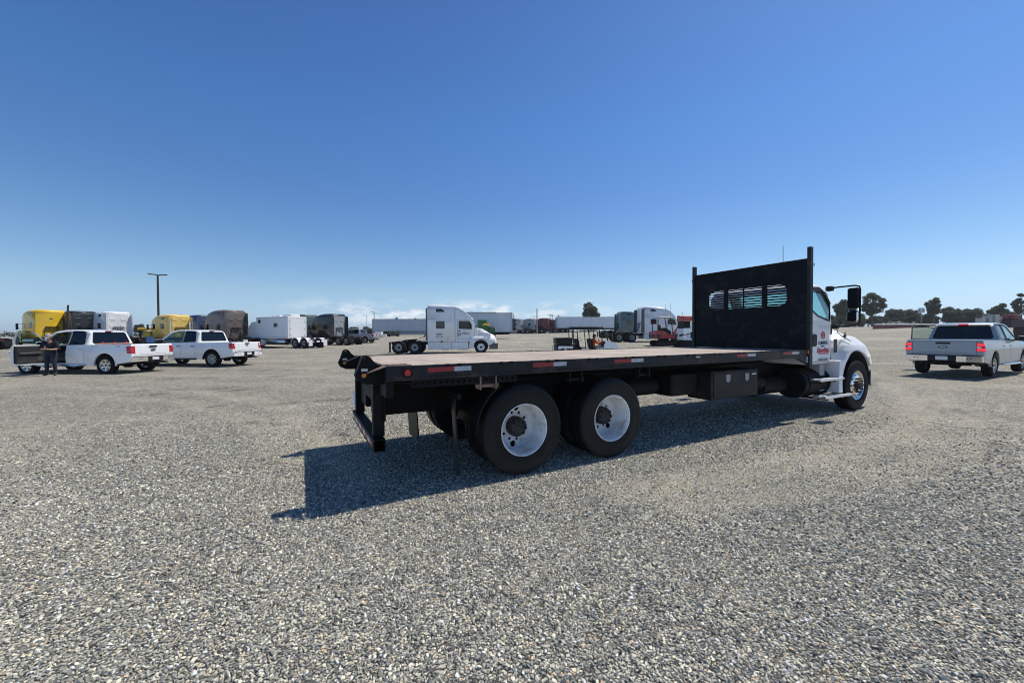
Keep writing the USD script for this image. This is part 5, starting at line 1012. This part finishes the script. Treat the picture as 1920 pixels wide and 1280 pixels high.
P(ut, 'front_bumper', J(tube([(3.85, -.45, .55), (3.96, -.40, .55), (3.96, .40, .55), (3.85, .45, .55)], .03, 8), bx(3.78, 3.92, -.5, .5, .42, .66, .02)), 'black_plastic')
P(ut, 'floor_pan', bx(1.15, 3.3, -.66, .66, .40, .50, .02), 'black_plastic')
P(ut, 'roof_panel', bx(.86, 2.90, -.60, .60, 2.05, 2.085, .012), 'black_plastic')
P(ut, 'dash_panel', bx(2.85, 3.02, -.64, .64, .85, 1.20, .03), 'black_plastic')
for x in (1.42, 2.25):
    for y in (-.33, .33): P(ut, 'seat', J(bx(x, x + .48, y - .27, y + .27, .62, .82, .05), mv(bx(-.06, .06, -.26, .26, 0, .62, .04), (x + .02, y, .74), ry=-.18)), 'black_plastic')
P(ut, 'steering_wheel', mv(trimesh.creation.torus(.16, .014, 18, 6), (2.78, .33, 1.17), ry=-.9), 'black_plastic')
P(ut, 'grab_hoop', tube([(1.36, -.1, 1.35), (1.50, -.1, 1.42), (1.66, -.1, 1.36), (1.66, -.1, 1.22), (1.5, -.1, 1.16), (1.38, -.1, 1.22)], .012, 6), 'black_plastic')
P(ut, 'tail_hoop', tube([(.02, .4, .55), (-.06, .4, .58), (-.07, .4, .95), (.0, .4, 1.0)], .012, 6), 'black_plastic')
P(ut, 'roof_beacon', cyl((1.62, 0, 2.085), (1.62, 0, 2.16), .045, .03, 12), 'amber_lens')
SIT = dict(head=(.10, 0, 1.50), face=(1, 0, -.1), neck=(.05, 0, 1.36), chest=(.02, 0, 1.16), shl=(.03, .175, 1.29), shr=(.03, -.175, 1.29), ell=(.26, .24, 1.08), elr=(.26, -.23, 1.08), wrl=(.47, .12, 1.15), wrr=(.47, -.12, 1.15), hdl=(1, -.1, .15), hdr=(1, .1, .15),
           hipl=(0, .09, .90), hipr=(0, -.09, .90), knl=(.43, .13, .92), knr=(.43, -.13, .92), anl=(.62, .12, .56), anr=(.62, -.12, .56), toel=(.76, .13, .53), toer=(.76, -.13, .53))
_c, _s = math.cos(math.radians(UDEG)), math.sin(math.radians(UDEG)); sx, sy = 2.32, .33
for k in (0,): person('person', 'driver in orange shirt and tan trousers sitting in the utility buggy', (ux + sx * _c - (-.33) * _s, uy + sx * _s + (-.33) * _c, uz), UDEG, SIT, 'hi_vis', 'tan_cloth', None, True)

# ------------------------------------------------------------------ small machines
x, y, z = at(1244, 38.5)
ex = thing('mini_excavator', 'small red tracked excavator with open canopy in front of the white tractor', 'excavator', (x, y, z), 4)
for s in (-1, 1):
    P(ex, 'track', pY(rnd([(-1.05, .27), (-.95, .03), (.95, .03), (1.05, .27), (.9, .54), (-.9, .54)], .12), *sorted((s * .55, s * .88))), 'rubber')
    for k in range(5): P(ex, 'roller', cyl((-.75 + .375 * k, s * .86, .22), (-.75 + .375 * k, s * .90, .22), .11, n=12), 'machine_dark')
P(ex, 'turntable', cyl((0, 0, .5), (0, 0, .72), .5, n=24), 'black_steel')
P(ex, 'engine_cover', pY(rnd([(-1.15, .72), (-1.15, 1.30), (-.95, 1.48), (-.3, 1.46), (.15, 1.15), (.75, 1.0), (.75, .72)], .08), -.75, .75), 'red_paint')
P(ex, 'counterweight', pZ(rnd([(-1.25, -.5), (-1.0, -.76), (-.6, -.76), (-.6, .76), (-1.0, .76), (-1.25, .5)], .1), .74, 1.1), 'machine_dark')
P(ex, 'seat', J(bx(-.35, .1, -.25, .25, 1.3, 1.52, .04), mv(bx(-.06, .06, -.24, .24, 0, .6, .04), (-.35, 0, 1.45), ry=-.2)), 'interior')
P(ex, 'console', hull([(.0, y_, z_) for y_ in (-.5, .5) for z_ in (1.1, 1.75)] + [(.55, y_, z_) for y_ in (-.45, .45) for z_ in (1.05, 1.4)]), 'interior')
P(ex, 'canopy_post', J(*[tube([(-.85, s * .6, 1.4), (-.80, s * .6, 2.55), (-.70, s * .6, 2.72)], .045, 8) for s in (-1, 1)]), 'black_plastic')
P(ex, 'canopy_post', J(*[tube([(.70, s * .6, 1.05), (.55, s * .6, 2.0), (.40, s * .6, 2.72)], .04, 8) for s in (-1, 1)]), 'black_plastic')
P(ex, 'canopy_roof', bx(-.80, .52, -.66, .66, 2.70, 2.78, .03), 'grey_paint')
P(ex, 'boom', J(hull([(.75, y_, z_) for y_ in (-.10, .10) for z_ in (.75, 1.0)] + [(1.45, y_, z_) for y_ in (-.09, .09) for z_ in (1.65, 1.88)]), hull([(1.40, y_, z_) for y_ in (-.09, .09) for z_ in (1.65, 1.90)] + [(1.90, y_, z_) for y_ in (-.08, .08) for z_ in (2.28, 2.46)])), 'red_paint')
P(ex, 'dipper', hull([(1.86, y_, z_) for y_ in (-.07, .07) for z_ in (2.2, 2.5)] + [(2.02, y_, z_) for y_ in (-.07, .07) for z_ in (2.2, 2.5)] + [(1.70, y_, z_) for y_ in (-.06, .06) for z_ in (.95, 1.05)]), 'red_paint')
P(ex, 'boom_ram', tube([(.95, 0, .80), (1.55, 0, 1.6)], .05, 8), 'alloy')
P(ex, 'bucket', pY(rnd([(1.55, .55), (1.50, .95), (1.80, 1.0), (2.0, .75), (1.9, .45)], .04), -.28, .28), 'machine_dark')
P(ex, 'dozer_blade', hull([(1.15, y_, z_) for y_ in (-.88, .88) for z_ in (.08, .42)] + [(1.22, y_, .25) for y_ in (-.88, .88)]), 'machine_dark')
P(ex, 'work_lamp', bx(.42, .52, -.3, .3, 2.60, 2.70, .02), 'white_lens')
x, y, z = at(1288, 36.5)
ld = thing('compact_loader', 'white compact loader with black side panel, right of the red excavator', 'loader', (x, y, z), 2)
P(ld, 'body', pY(rnd([(-.62, .62), (-.62, 1.72), (.18, 1.72), (.52, 1.50), (.62, 1.15), (.55, .70), (.35, .60)], .10), -.62, .62), 'white_paint', 28)
for s in (-1, 1):
    P(ld, 'side_grille', pY(rnd([(.02, .80), (.02, 1.38), (.20, 1.36), (.34, 1.15), (.30, .80)], .05), *sorted((s * .62, s * .632))), 'black_plastic')
    P(ld, 'round_cap', cyl((.44, s * .60, 1.22), (.44, s * .635, 1.22), .07, n=12), 'black_plastic')
    P(ld, 'side_lettering', text_on('S76', .16, (0, 0, 1), (1, 0, 0) if s > 0 else (-1, 0, 0), (-.12, s * .622, 1.08)), 'ink_dark')
    P(ld, 'track', pY(rnd([(-.95, .24), (-.85, .03), (.55, .03), (.70, .24), (.3, .62), (-.5, .62)], .1), *sorted((s * .64, s * .92))), 'rubber')
P(ld, 'cab_frame', J(bx(-.60, -.52, -.55, .55, 1.70, 2.3, .02), bx(-.05, .03, -.55, .55, 1.70, 2.3, .02), bx(-.62, .05, -.58, .58, 2.28, 2.36, .02)), 'black_plastic')
P(ld, 'lift_arm', J(*[hull([(.45, s * .58 - .05, 1.3), (.45, s * .58 + .05, 1.55), (-1.0, s * .58 - .05, .95), (-1.0, s * .58 + .05, 1.1), (.3, s * .58, 1.6)]) for s in (-1, 1)]), 'machine_dark')
x, y, z = at(1287, 41.5)
lf = thing('boom_lift', 'red lift machine with white drum, half hidden by the headboard', 'machine', (x, y, z), 0)
P(lf, 'chassis', bx(-1.2, 1.6, -.9, .9, .5, 1.2, .05), 'machine_dark')
P(lf, 'tower', bx(.0, .5, -.4, .4, 1.2, 2.1, .04), 'machine_dark')
P(lf, 'boom', bx(-.9, 1.4, -.3, .3, 2.35, 2.95, .06), 'red_paint')
P(lf, 'boom_band', bx(-.2, .6, -.31, .31, 2.78, 2.82), 'sticker_pale')
P(lf, 'drum', cyl((.35, -.95, 1.95), (.35, -.35, 1.95), .42, n=24), 'white_paint')
P(lf, 'drum_hub', cyl((.35, -1.0, 1.95), (.35, -.95, 1.95), .14, n=14), 'black_plastic')
P(lf, 'guard', hull([(-.35, -.9, 1.3), (-.2, -.9, 1.95), (-.05, -.9, 1.3), (-.35, -.8, 1.3), (-.2, -.8, 1.95), (-.05, -.8, 1.3)]), 'white_paint')
for xx in (-.7, 1.1):
    for s in (-1, 1): wheel(lf, 'dual_far', xx, s * .95, .52)
x, y, z = at(281, 48.5)
yl = thing('yellow_loader', 'small yellow loader tractor seen end on, beside the pale yellow tractor', 'loader', (x, y, z), -60)
P(yl, 'hood', pY(rnd([(-.2, .6), (-.2, 1.75), (1.0, 1.70), (1.25, 1.45), (1.25, .6)], .08), -.32, .32), 'yellow_paint')
P(yl, 'crossbar', bx(.2, .55, -1.0, 1.0, 1.85, 2.15, .05), 'yellow_paint')
P(yl, 'mast', J(bx(.25, .45, -.85, -.7, .6, 1.9, .02), bx(.25, .45, .7, .85, .6, 1.9, .02)), 'black_steel')
P(yl, 'bucket_edge', hull([(1.4, -.9, .5), (1.4, .9, .5), (1.7, -.9, .3), (1.7, .9, .3), (1.4, -.9, 1.0), (1.4, .9, 1.0)]), 'alloy')
P(yl, 'seat', bx(-.7, -.3, -.3, .3, 1.0, 1.6, .05), 'interior')
P(yl, 'chassis', bx(-.9, 1.1, -.35, .35, .45, .8, .03), 'black_steel')
for xx in (-.5, .8):
    for s in (-1, 1): wheel(yl, 'dual_far', xx, s * .85, .52)
x, y, z = at(907, 57.5)
gt = thing('green_tractor', 'green tractor with yellow roof showing over the hood of the white truck', 'tractor', (x, y, z), 5)
P(gt, 'cab', bx(-.9, .5, -.8, .8, 1.3, 2.85, .06), 'green_paint'); P(gt, 'hood', pY(rnd([(.4, .9), (.4, 1.9), (1.6, 1.75), (1.7, .9)], .08), -.45, .45), 'green_paint')
P(gt, 'fender', pY(rnd([(-.3, 2.0), (.1, 2.35), (.9, 2.3), (1.0, 2.0)], .06), -1.0, 1.0), 'yellow_paint')
for xx in (-.5, 1.2):
    for s in (-1, 1): wheel(gt, 'dual_far', xx, s * .95, .52)
x, y, z = at(691, 55.5)
pickup('pickup_truck', 'grey pickup far off, behind the tail of the last black tractor', (x, y, z), 172, 'grey_paint', style='a', wheels='pickup_dark')
# ------------------------------------------------------------------ boxes, beam, sign, junk
def simple(name, label, cat, loc, deg, parts, group=None):
    t = thing(name, label, cat, loc, deg, group)
    for n_, m, mt in parts: P(t, n_, m, mt)
    return t
simple('storage_cabinet', 'white metal cabinet standing at the left end of the long grey trailer', 'cabinet', at(711, 88), 0, [('shell', bx(-.7, .7, -.6, .6, .1, 1.15, .03), 'white_paint'), ('plinth', bx(-.65, .65, -.55, .55, 0, .1), 'black_steel'), ('door_seam', bx(-.01, .01, -.605, -.6, .15, 1.1), 'interior_grey')])
simple('storage_cabinet', 'low white chest right of the taller white cabinet', 'cabinet', at(721, 88), 0, [('shell', bx(-.4, .4, -.4, .4, .05, .5, .03), 'white_paint'), ('lid', bx(-.42, .42, -.42, .42, .5, .56, .02), 'white_paint')])
simple('liquid_tank', 'dark horizontal tank under the long grey trailer', 'tank', at(738, 90), 0, [('vessel', cyl((-1.3, 0, .75), (1.3, 0, .75), .58, n=24), 'green_dark'), ('saddle', J(bx(-1.0, -.8, -.5, .5, 0, .4), bx(.8, 1.0, -.5, .5, 0, .4)), 'black_steel'), ('hoop', J(cyl((-.5, 0, .75), (-.45, 0, .75), .6, n=24), cyl((.5, 0, .75), (.55, 0, .75), .6, n=24)), 'galvanized')])
bxx, byy, bzz = at(1637, 69.0)
simple('steel_beam', 'long red steel beam lying on the gravel between truck hood and silver pickup', 'beam', (bxx, byy, bzz), 8, [('web', bx(0, 11.5, -.05, .05, .05, .62), 'dull_red'), ('flange', bx(-.1, 11.5, -.2, .2, .62, .68, .01), 'dull_red'), ('flange', bx(-.1, 11.5, -.2, .2, 0, .05, .01), 'dull_red')])
bx2, by2, bz2 = at(1640, 74.0)
simple('pale_pipe', 'pale pipe lying behind the long red steel beam', 'pipe', (bx2, by2, bz2), 7, [('tube', cyl((0, 0, .55), (13.0, 0, .62), .22, n=16), 'concrete'), ('block', J(bx(1, 1.3, -.3, .3, 0, .36), bx(10, 10.3, -.3, .3, 0, .36)), 'wood_pole')])
sgx, sgy, sgz = at(1727, 74)
simple('yard_sign', 'white square lane sign on a thin post above the silver pickup', 'sign', (sgx, sgy, sgz), -42, [('post', cyl((0, .03, 0), (0, .03, 3.6), .05, n=10), 'galvanized'), ('board', bx(-.45, .45, -.03, 0, 2.55, 3.5, .01), 'plate_white'), ('lettering', J(text_on('E', .46, (1, 0, 0), (0, 0, 1), (-.20, -.032, 2.80)), text_on('3', .46, (1, 0, 0), (0, 0, 1), (.22, -.032, 2.80))), 'interior_grey')])
lx, ly, lz = at(1622, 92)
simple('leaning_pole', 'thin dark pole leaning low in front of the right hand trees', 'pole', (lx, ly, lz), -20, [('shaft', cyl((0, 0, .4), (9.5, 0, 2.6), .07, .05, 10), 'wood_pole'), ('prop', J(cyl((.6, -.4, 0), (.6, 0, .55), .05, n=8), cyl((.6, .4, 0), (.6, 0, .55), .05, n=8)), 'wood_pole')])
rg = np.random.default_rng(5)
for k, (px, w, lab) in enumerate(((1668, 2.6, 'leftmost pale rubble heap, near the foot of the leaning pole'), (1685, 2.4, 'pale rubble heap left of the lane sign, second of three'), (1706, 2.8, 'pale rubble heap nearest the lane sign'))):
    t = thing('rubble_heap', lab, 'rubble heap', at(px, 100), 0, 'pale rubble heaps at the yard edge')
    lumps = []
    for q in range(46):
        a = rg.random() * 2 * PI; r = w * math.sqrt(rg.random()) * .8; hz = max(.1, 1.35 * (1 - r / w)) * rg.random()
        p = rg.normal(size=(9, 3)); p /= np.linalg.norm(p, axis=1, keepdims=True); lumps.append(mv(arr(hull(p * rg.uniform(.25, .5) * np.array([1, .8, .6]))), (r * math.cos(a), r * math.sin(a) * .6, .15 + hz)))
    P(t, 'broken_concrete', J(*lumps), 'concrete')
for k, (px, Z, w, h, m, lab) in enumerate(((1838, 72, .8, 1.5, 'concrete', 'pale crate, leftmost of four behind the silver pickup roof'), (1851, 72, .95, 2.0, 'galvanized', 'taller grey crate, second of four behind the silver pickup roof'), (1863, 72, 1.0, 2.15, 'concrete', 'tallest pale crate, third of four behind the silver pickup roof'), (1877, 72, .9, 1.85, 'galvanized', 'grey crate beside the red gear box, fourth behind the pickup roof'))):
    simple('crate', lab, 'crate', at(px, Z), 12, [('shell', bx(-w / 2, w / 2, -.5, .5, .15, h, .03), m), ('pallet', J(bx(-w / 2, w / 2, -.5, .5, .09, .13), bx(-w / 2, -w / 2 + .1, -.5, .5, 0, .09), bx(w / 2 - .1, w / 2, -.5, .5, 0, .09)), 'wood_pole'), ('lid', bx(-w / 2 - .02, w / 2 + .02, -.52, .52, h, h + .05, .01), m)], 'crates behind the silver pickup')
mx_, my_, mz_ = at(1906, 27.0)
rm = thing('farm_implement', 'dark rusty implement with mounded tarpaulin behind the silver pickup, right edge', 'machine', (mx_, my_, mz_), 8)
P(rm, 'main_beam', bx(-.9, 5.0, -.25, .25, 1.55, 2.12, .03), 'machine_dark')
P(rm, 'lower_beam', bx(-.7, 5.0, -.9, -.6, .7, 1.0, .03), 'machine_dark')
P(rm, 'upright', bx(.2, .4, -.3, .3, .5, 1.55, .02), 'machine_dark'); P(rm, 'upright', bx(2.6, 2.8, -.3, .3, .5, 1.55, .02), 'machine_dark')
P(rm, 'tarp_mound', soft(hull([(.35, y_, 1.15) for y_ in (-.9, -.45)] + [(2.0, y_, 1.15) for y_ in (-.9, -.45)] + [(.6, -.7, 1.55), (1.3, -.7, 1.72), (1.8, -.7, 1.6)]), .15, 10), 'galvanized', True)
P(rm, 'gear_box', bx(-.75, -.2, -.3, .3, 2.12, 2.42, .04), 'dull_red')
P(rm, 'lever', tube([(-.2, 0, 2.3), (.3, 0, 2.42), (.55, 0, 2.55)], .03, 6), 'galvanized')
for xx in (.6, 3.2):
    for s in (-1, 1): wheel(rm, 'dual_far', xx, s * 1.0, .52)
# ------------------------------------------------------------------ poles
px_, py_, pz_ = at(298, 52.0)
lp = thing('light_pole', 'tall dark yard light pole with two flat heads above the pale yellow tractor', 'light pole', (px_, py_, pz_), 38)
P(lp, 'mast', hull([(x_, y_, 0) for x_ in (-.13, .13) for y_ in (-.13, .13)] + [(x_, y_, 9.1) for x_ in (-.10, .10) for y_ in (-.10, .10)]), 'pole_dark')
P(lp, 'footing', cyl((0, 0, -.1), (0, 0, .7), .32, n=20), 'concrete')
for s in (-1, 1):
    hd = P(lp, 'lamp_head', hull([(s * .12, y_, z_) for y_ in (-.14, .14) for z_ in (9.0, 9.12)] + [(s * .95, y_, z_) for y_ in (-.18, .18) for z_ in (9.12, 9.2)]), 'pole_dark')
    P(hd, 'lens', bx(*sorted((s * .45, s * .90)), -.14, .14, 9.02, 9.06), 'white_lens')
def pole(px, Z, top_y, r, label, m='pole_grey', arms=(), base_y=None, arm_l=0.0, cat='pole'):
    x, y, z = at(px, Z); hz = 640 - 12.42 - .0043 * (px - 960)
    H = (hz - top_y) / FPX * Z + CAM_H - z
    t = thing('mast' if not arms else 'utility_pole', label, cat, (x, y, z))
    P(t, 'shaft', cyl((0, 0, -.2), (0, 0, H), r * 1.25, r * .8, 12), m)
    for k, (dz_, L) in enumerate(arms):
        P(t, 'crossarm', bx(-L, L, -.07, .07, H - dz_ - .08, H - dz_ + .08), m)
        for q in (-.9, -.45, .45, .9): P(t, 'insulator', cyl((q * L, 0, H - dz_ + .08), (q * L, 0, H - dz_ + .30), .06, n=8), 'galvanized')
    P(t, 'cap', cyl((0, 0, H), (0, 0, H + .08), r * .9, n=12), m)
    if arm_l: P(t, 'lamp_arm', J(tube([(0, 0, H - .05), (arm_l * .6, 0, H + .02), (arm_l, 0, H)], .05, 6), bx(*sorted((arm_l, arm_l * .6)), -.12, .12, H - .05, H + .05, .02)), m)
    return t
pole(702, 97, 585, .10, 'lamp post with short arm at the left end of the grey trailer', arm_l=-.9, cat='light pole')
pole(688, 118, 592, .06, 'thin mast left of the grey trailer end')
pole(1007, 99, 579, .14, 'tall plain grey mast above the two pale far tractors')
pole(1002.5, 112, 594, .05, 'thin short mast just left of the tall grey mast')
pole(1031.5, 190, 589, .16, 'left one of the twin utility poles above the dark red tractor', 'wood_pole', ((.5, 1.3), (3.4, 1.3)), cat='utility pole')
pole(1035.5, 190, 589, .16, 'right one of the twin utility poles above the dark red tractor', 'wood_pole', ((.9, 1.2),), cat='utility pole')
pole(1047, 200, 589, .14, 'single utility pole at the left end of the white trailer', 'wood_pole', ((1.0, 1.3),), cat='utility pole')
pole(1248, 150, 570, .06, 'thin mast over the white tractor roof, left of two')
pole(1257.5, 150, 568, .07, 'thin mast over the white tractor roof, right of two')
pole(1279, 150, 584, .09, 'thin mast rising right of the white tractor windshield')
# ------------------------------------------------------------------ trees
def leaves(rg, centres, radii, n, size):
    c = np.repeat(centres, n, 0); R = np.repeat(radii, n, 0)
    d = rg.normal(size=c.shape); d /= np.linalg.norm(d, axis=1, keepdims=True)
    p = c + d * (R * (rg.random((len(c), 1)) ** .45))
    a = rg.normal(size=p.shape); a /= np.linalg.norm(a, axis=1, keepdims=True); b = np.cross(a, rg.normal(size=p.shape)); b /= np.linalg.norm(b, axis=1, keepdims=True)
    s = size * rg.uniform(.6, 1.4, (len(p), 1))
    V = np.stack([p - a * s, p + b * s * .5, p + a * s, p - b * s * .5], 1).reshape(-1, 3); i = np.arange(len(p)) * 4
    return V, np.concatenate([np.stack([i, i + 1, i + 2], 1), np.stack([i, i + 2, i + 3], 1)])
def tree(label, px, Z, top_y, wpx, leaf='leaf_dark', dense=False, open_=0.3, trunk=.25, seed=1, flat=1.0, name='tree', group=None, cat='tree', zoff=0.0):
    rg = np.random.default_rng(seed); x, y, z = at(px, Z, zoff); hz = 640 - 12.42 - .0043 * (px - 960)
    sec = math.sqrt(1 + ((px - 960) / FPX) ** 2)
    H = (hz - top_y) / FPX * Z + CAM_H - z; R = wpx / 2 / FPX * Z * (1 / sec if sec > 1.2 else 1)
    t = thing(name, label, cat, (x, y, z))
    hb = H * (.12 if dense else trunk + .05); ch = (H - hb) / 2; n = 44 if dense else 38
    c = rg.normal(size=(n, 3)); c /= np.linalg.norm(c, axis=1, keepdims=True); c *= (rg.uniform(.35, .82, (n, 1)))
    lower = c[:, 2] < -.2; c[lower, :2] *= (.95 if dense else .75)
    c = c * np.array([R, R, ch]) + np.array([0, 0, hb + ch])
    rr = R * rg.uniform(.20, .38, (n, 1)) * (1.1 if dense else 1 - open_ * .4)
    rr = np.minimum(rr, ch * .5)
    c[:, 2] = np.minimum(c[:, 2], H - rr[:, 0] * .8)
    k = int((260 if dense else 210))
    size = .0019 * Z
    crown = leaves(rg, c, rr * np.array([1, 1, .8]), k, size)
    tp = (0, 0, hb + ch * (.5 if dense else 1.1))
    r0 = max(.12, .022 * H)
    tk = P(t, 'trunk', J(tube([(0, 0, -.2), (r0 * .3, 0, hb * .5), (0, r0 * .3, hb), tp], r0, 8), cyl((0, 0, -.2), (0, 0, H * .1), r0 * 1.6, r0, 10)), 'bark')
    for q in c[::3]:
        mid = np.array([q[0] * .4, q[1] * .4, hb + (q[2] - hb) * .45])
        P(tk, 'limb', tube([(0, 0, hb * .9), mid, q], r0 * .32, 5), 'bark')
    P(t, 'crown', crown, leaf, False)
    return t
tree('single tall tree with upright clumps behind the long white trailer', 1108, 150, 559, 40, 'leaf_grey', trunk=.06, open_=.15, seed=11)
RT = 'tree line at the right edge of the yard'
T = [('spreading open tree seen through the truck mirror bracket', 1582, 150, 556, 52, 'leaf_dark', 0, 3), ('tallest open crowned tree right of the truck mirrors', 1635, 145, 546, 56, 'leaf_dark', 0, 4), ('open tree with flat layered crown behind the lane sign', 1751, 150, 552, 46, 'leaf_dark', 0, 5),
     ('round dense tree above the crates right of the silver pickup roof', 1871, 140, 566, 46, 'leaf_dark', 1, 6), ('tall grey-green tree cut by the right edge of the picture', 1914, 140, 546, 44, 'leaf_mid', 0, 7),
     ('bushy tree below and left of the tallest open tree', 1602, 160, 588, 60, 'leaf_dark', 1, 8), ('bushy tree between tallest tree and the layered one, left half', 1678, 160, 578, 54, 'leaf_dark', 1, 9), ('bushy tree between tallest tree and the layered one, right half', 1708, 165, 574, 52, 'leaf_mid', 1, 10),
     ('low bushy tree at the foot of the lane sign', 1738, 158, 586, 50, 'leaf_dark', 1, 12), ('rounded bushy tree right of the layered tree', 1786, 160, 574, 60, 'leaf_dark', 1, 13), ('rounded bushy tree directly above the silver pickup roof', 1818, 158, 576, 56, 'leaf_mid', 1, 14),
     ('small bush left of the round dense tree', 1845, 150, 586, 38, 'leaf_dark', 1, 15), ('small bush right of the round dense tree', 1896, 150, 584, 44, 'leaf_dark', 1, 16), ('low dark bush under the tallest open tree', 1646, 162, 592, 56, 'leaf_dark', 1, 17), ('low bush behind the truck mirror', 1566, 165, 590, 46, 'leaf_mid', 1, 18)]
for lab, px, Z, ty, w, lf_, dn, sd in T: tree(lab, px, Z, ty, w, lf_, bool(dn), seed=sd, group=RT, trunk=.22, open_=.35)
for lab, px, Z, ty, w, sd in (('round bush beyond the red lift machine', 1278, 160, 595, 22, 31), ('round bush close to the headboard edge', 1294, 165, 598, 26, 32), ('dark tree top above the black tractor on the left', 141, 130, 580, 18, 33), ('dark tree top above the pale yellow tractor', 341, 130, 585, 16, 34),
    ('pale shrub left of the grey pickup cab', 664, 130, 613, 22, 35), ('darker shrub right above the grey pickup', 690, 128, 612, 20, 36), ('tree top over the long grey trailer, right part', 779, 150, 592, 14, 37), ('small tree top over the long grey trailer, middle', 744, 150, 594, 10, 38), ('pale bush in the gap between white tractor and yellow loader', 262, 120, 606, 26, 39), ('low bush under the pale sky right of the black tractor', 676, 150, 618, 60, 40)):
    tree(lab, px, Z, ty, w, 'leaf_grey', True, seed=sd, name='bush', cat='bush')
# a far belt of scrub that closes the horizon
rg = np.random.default_rng(77); cc = []
for a in np.radians(np.concatenate([np.arange(-66, 30, .42), np.arange(30, 70, .42)])):
    R_ = 260 + rg.uniform(-15, 15); x_, y_ = R_ * math.sin(a), R_ * math.cos(a); cc.append((x_, y_, float(G(x_, y_)) + rg.uniform(.3, 1.3)))
sc_ = usdkit.mesh(stage, '/World/far_scrub', leaves(rg, np.array(cc), np.tile(np.array([[1.6, 1.6, 1.0]]), (len(cc), 1)), 70, .42), MAT['leaf_grey'], smooth=False)
tag(sc_, 'low belt of far scrub along the horizon behind the yard', 'scrub', kind='stuff')

# ------------------------------------------------------------------ thin summer haze
MAT['haze_air'] = usdkit.material(stage, '/World/Looks/haze_air', {'v': ('principled_volume', {'color': (0.90, 0.95, 1.0), 'density': 0.0002, 'anisotropy': 0.2})}, [], volume='v.volume')
hz_ = usdkit.mesh(stage, '/World/haze', bx(-150, 215, -30, 215, -1.2, 20), MAT['haze_air'], smooth=False)
tag(hz_, kind='stuff')
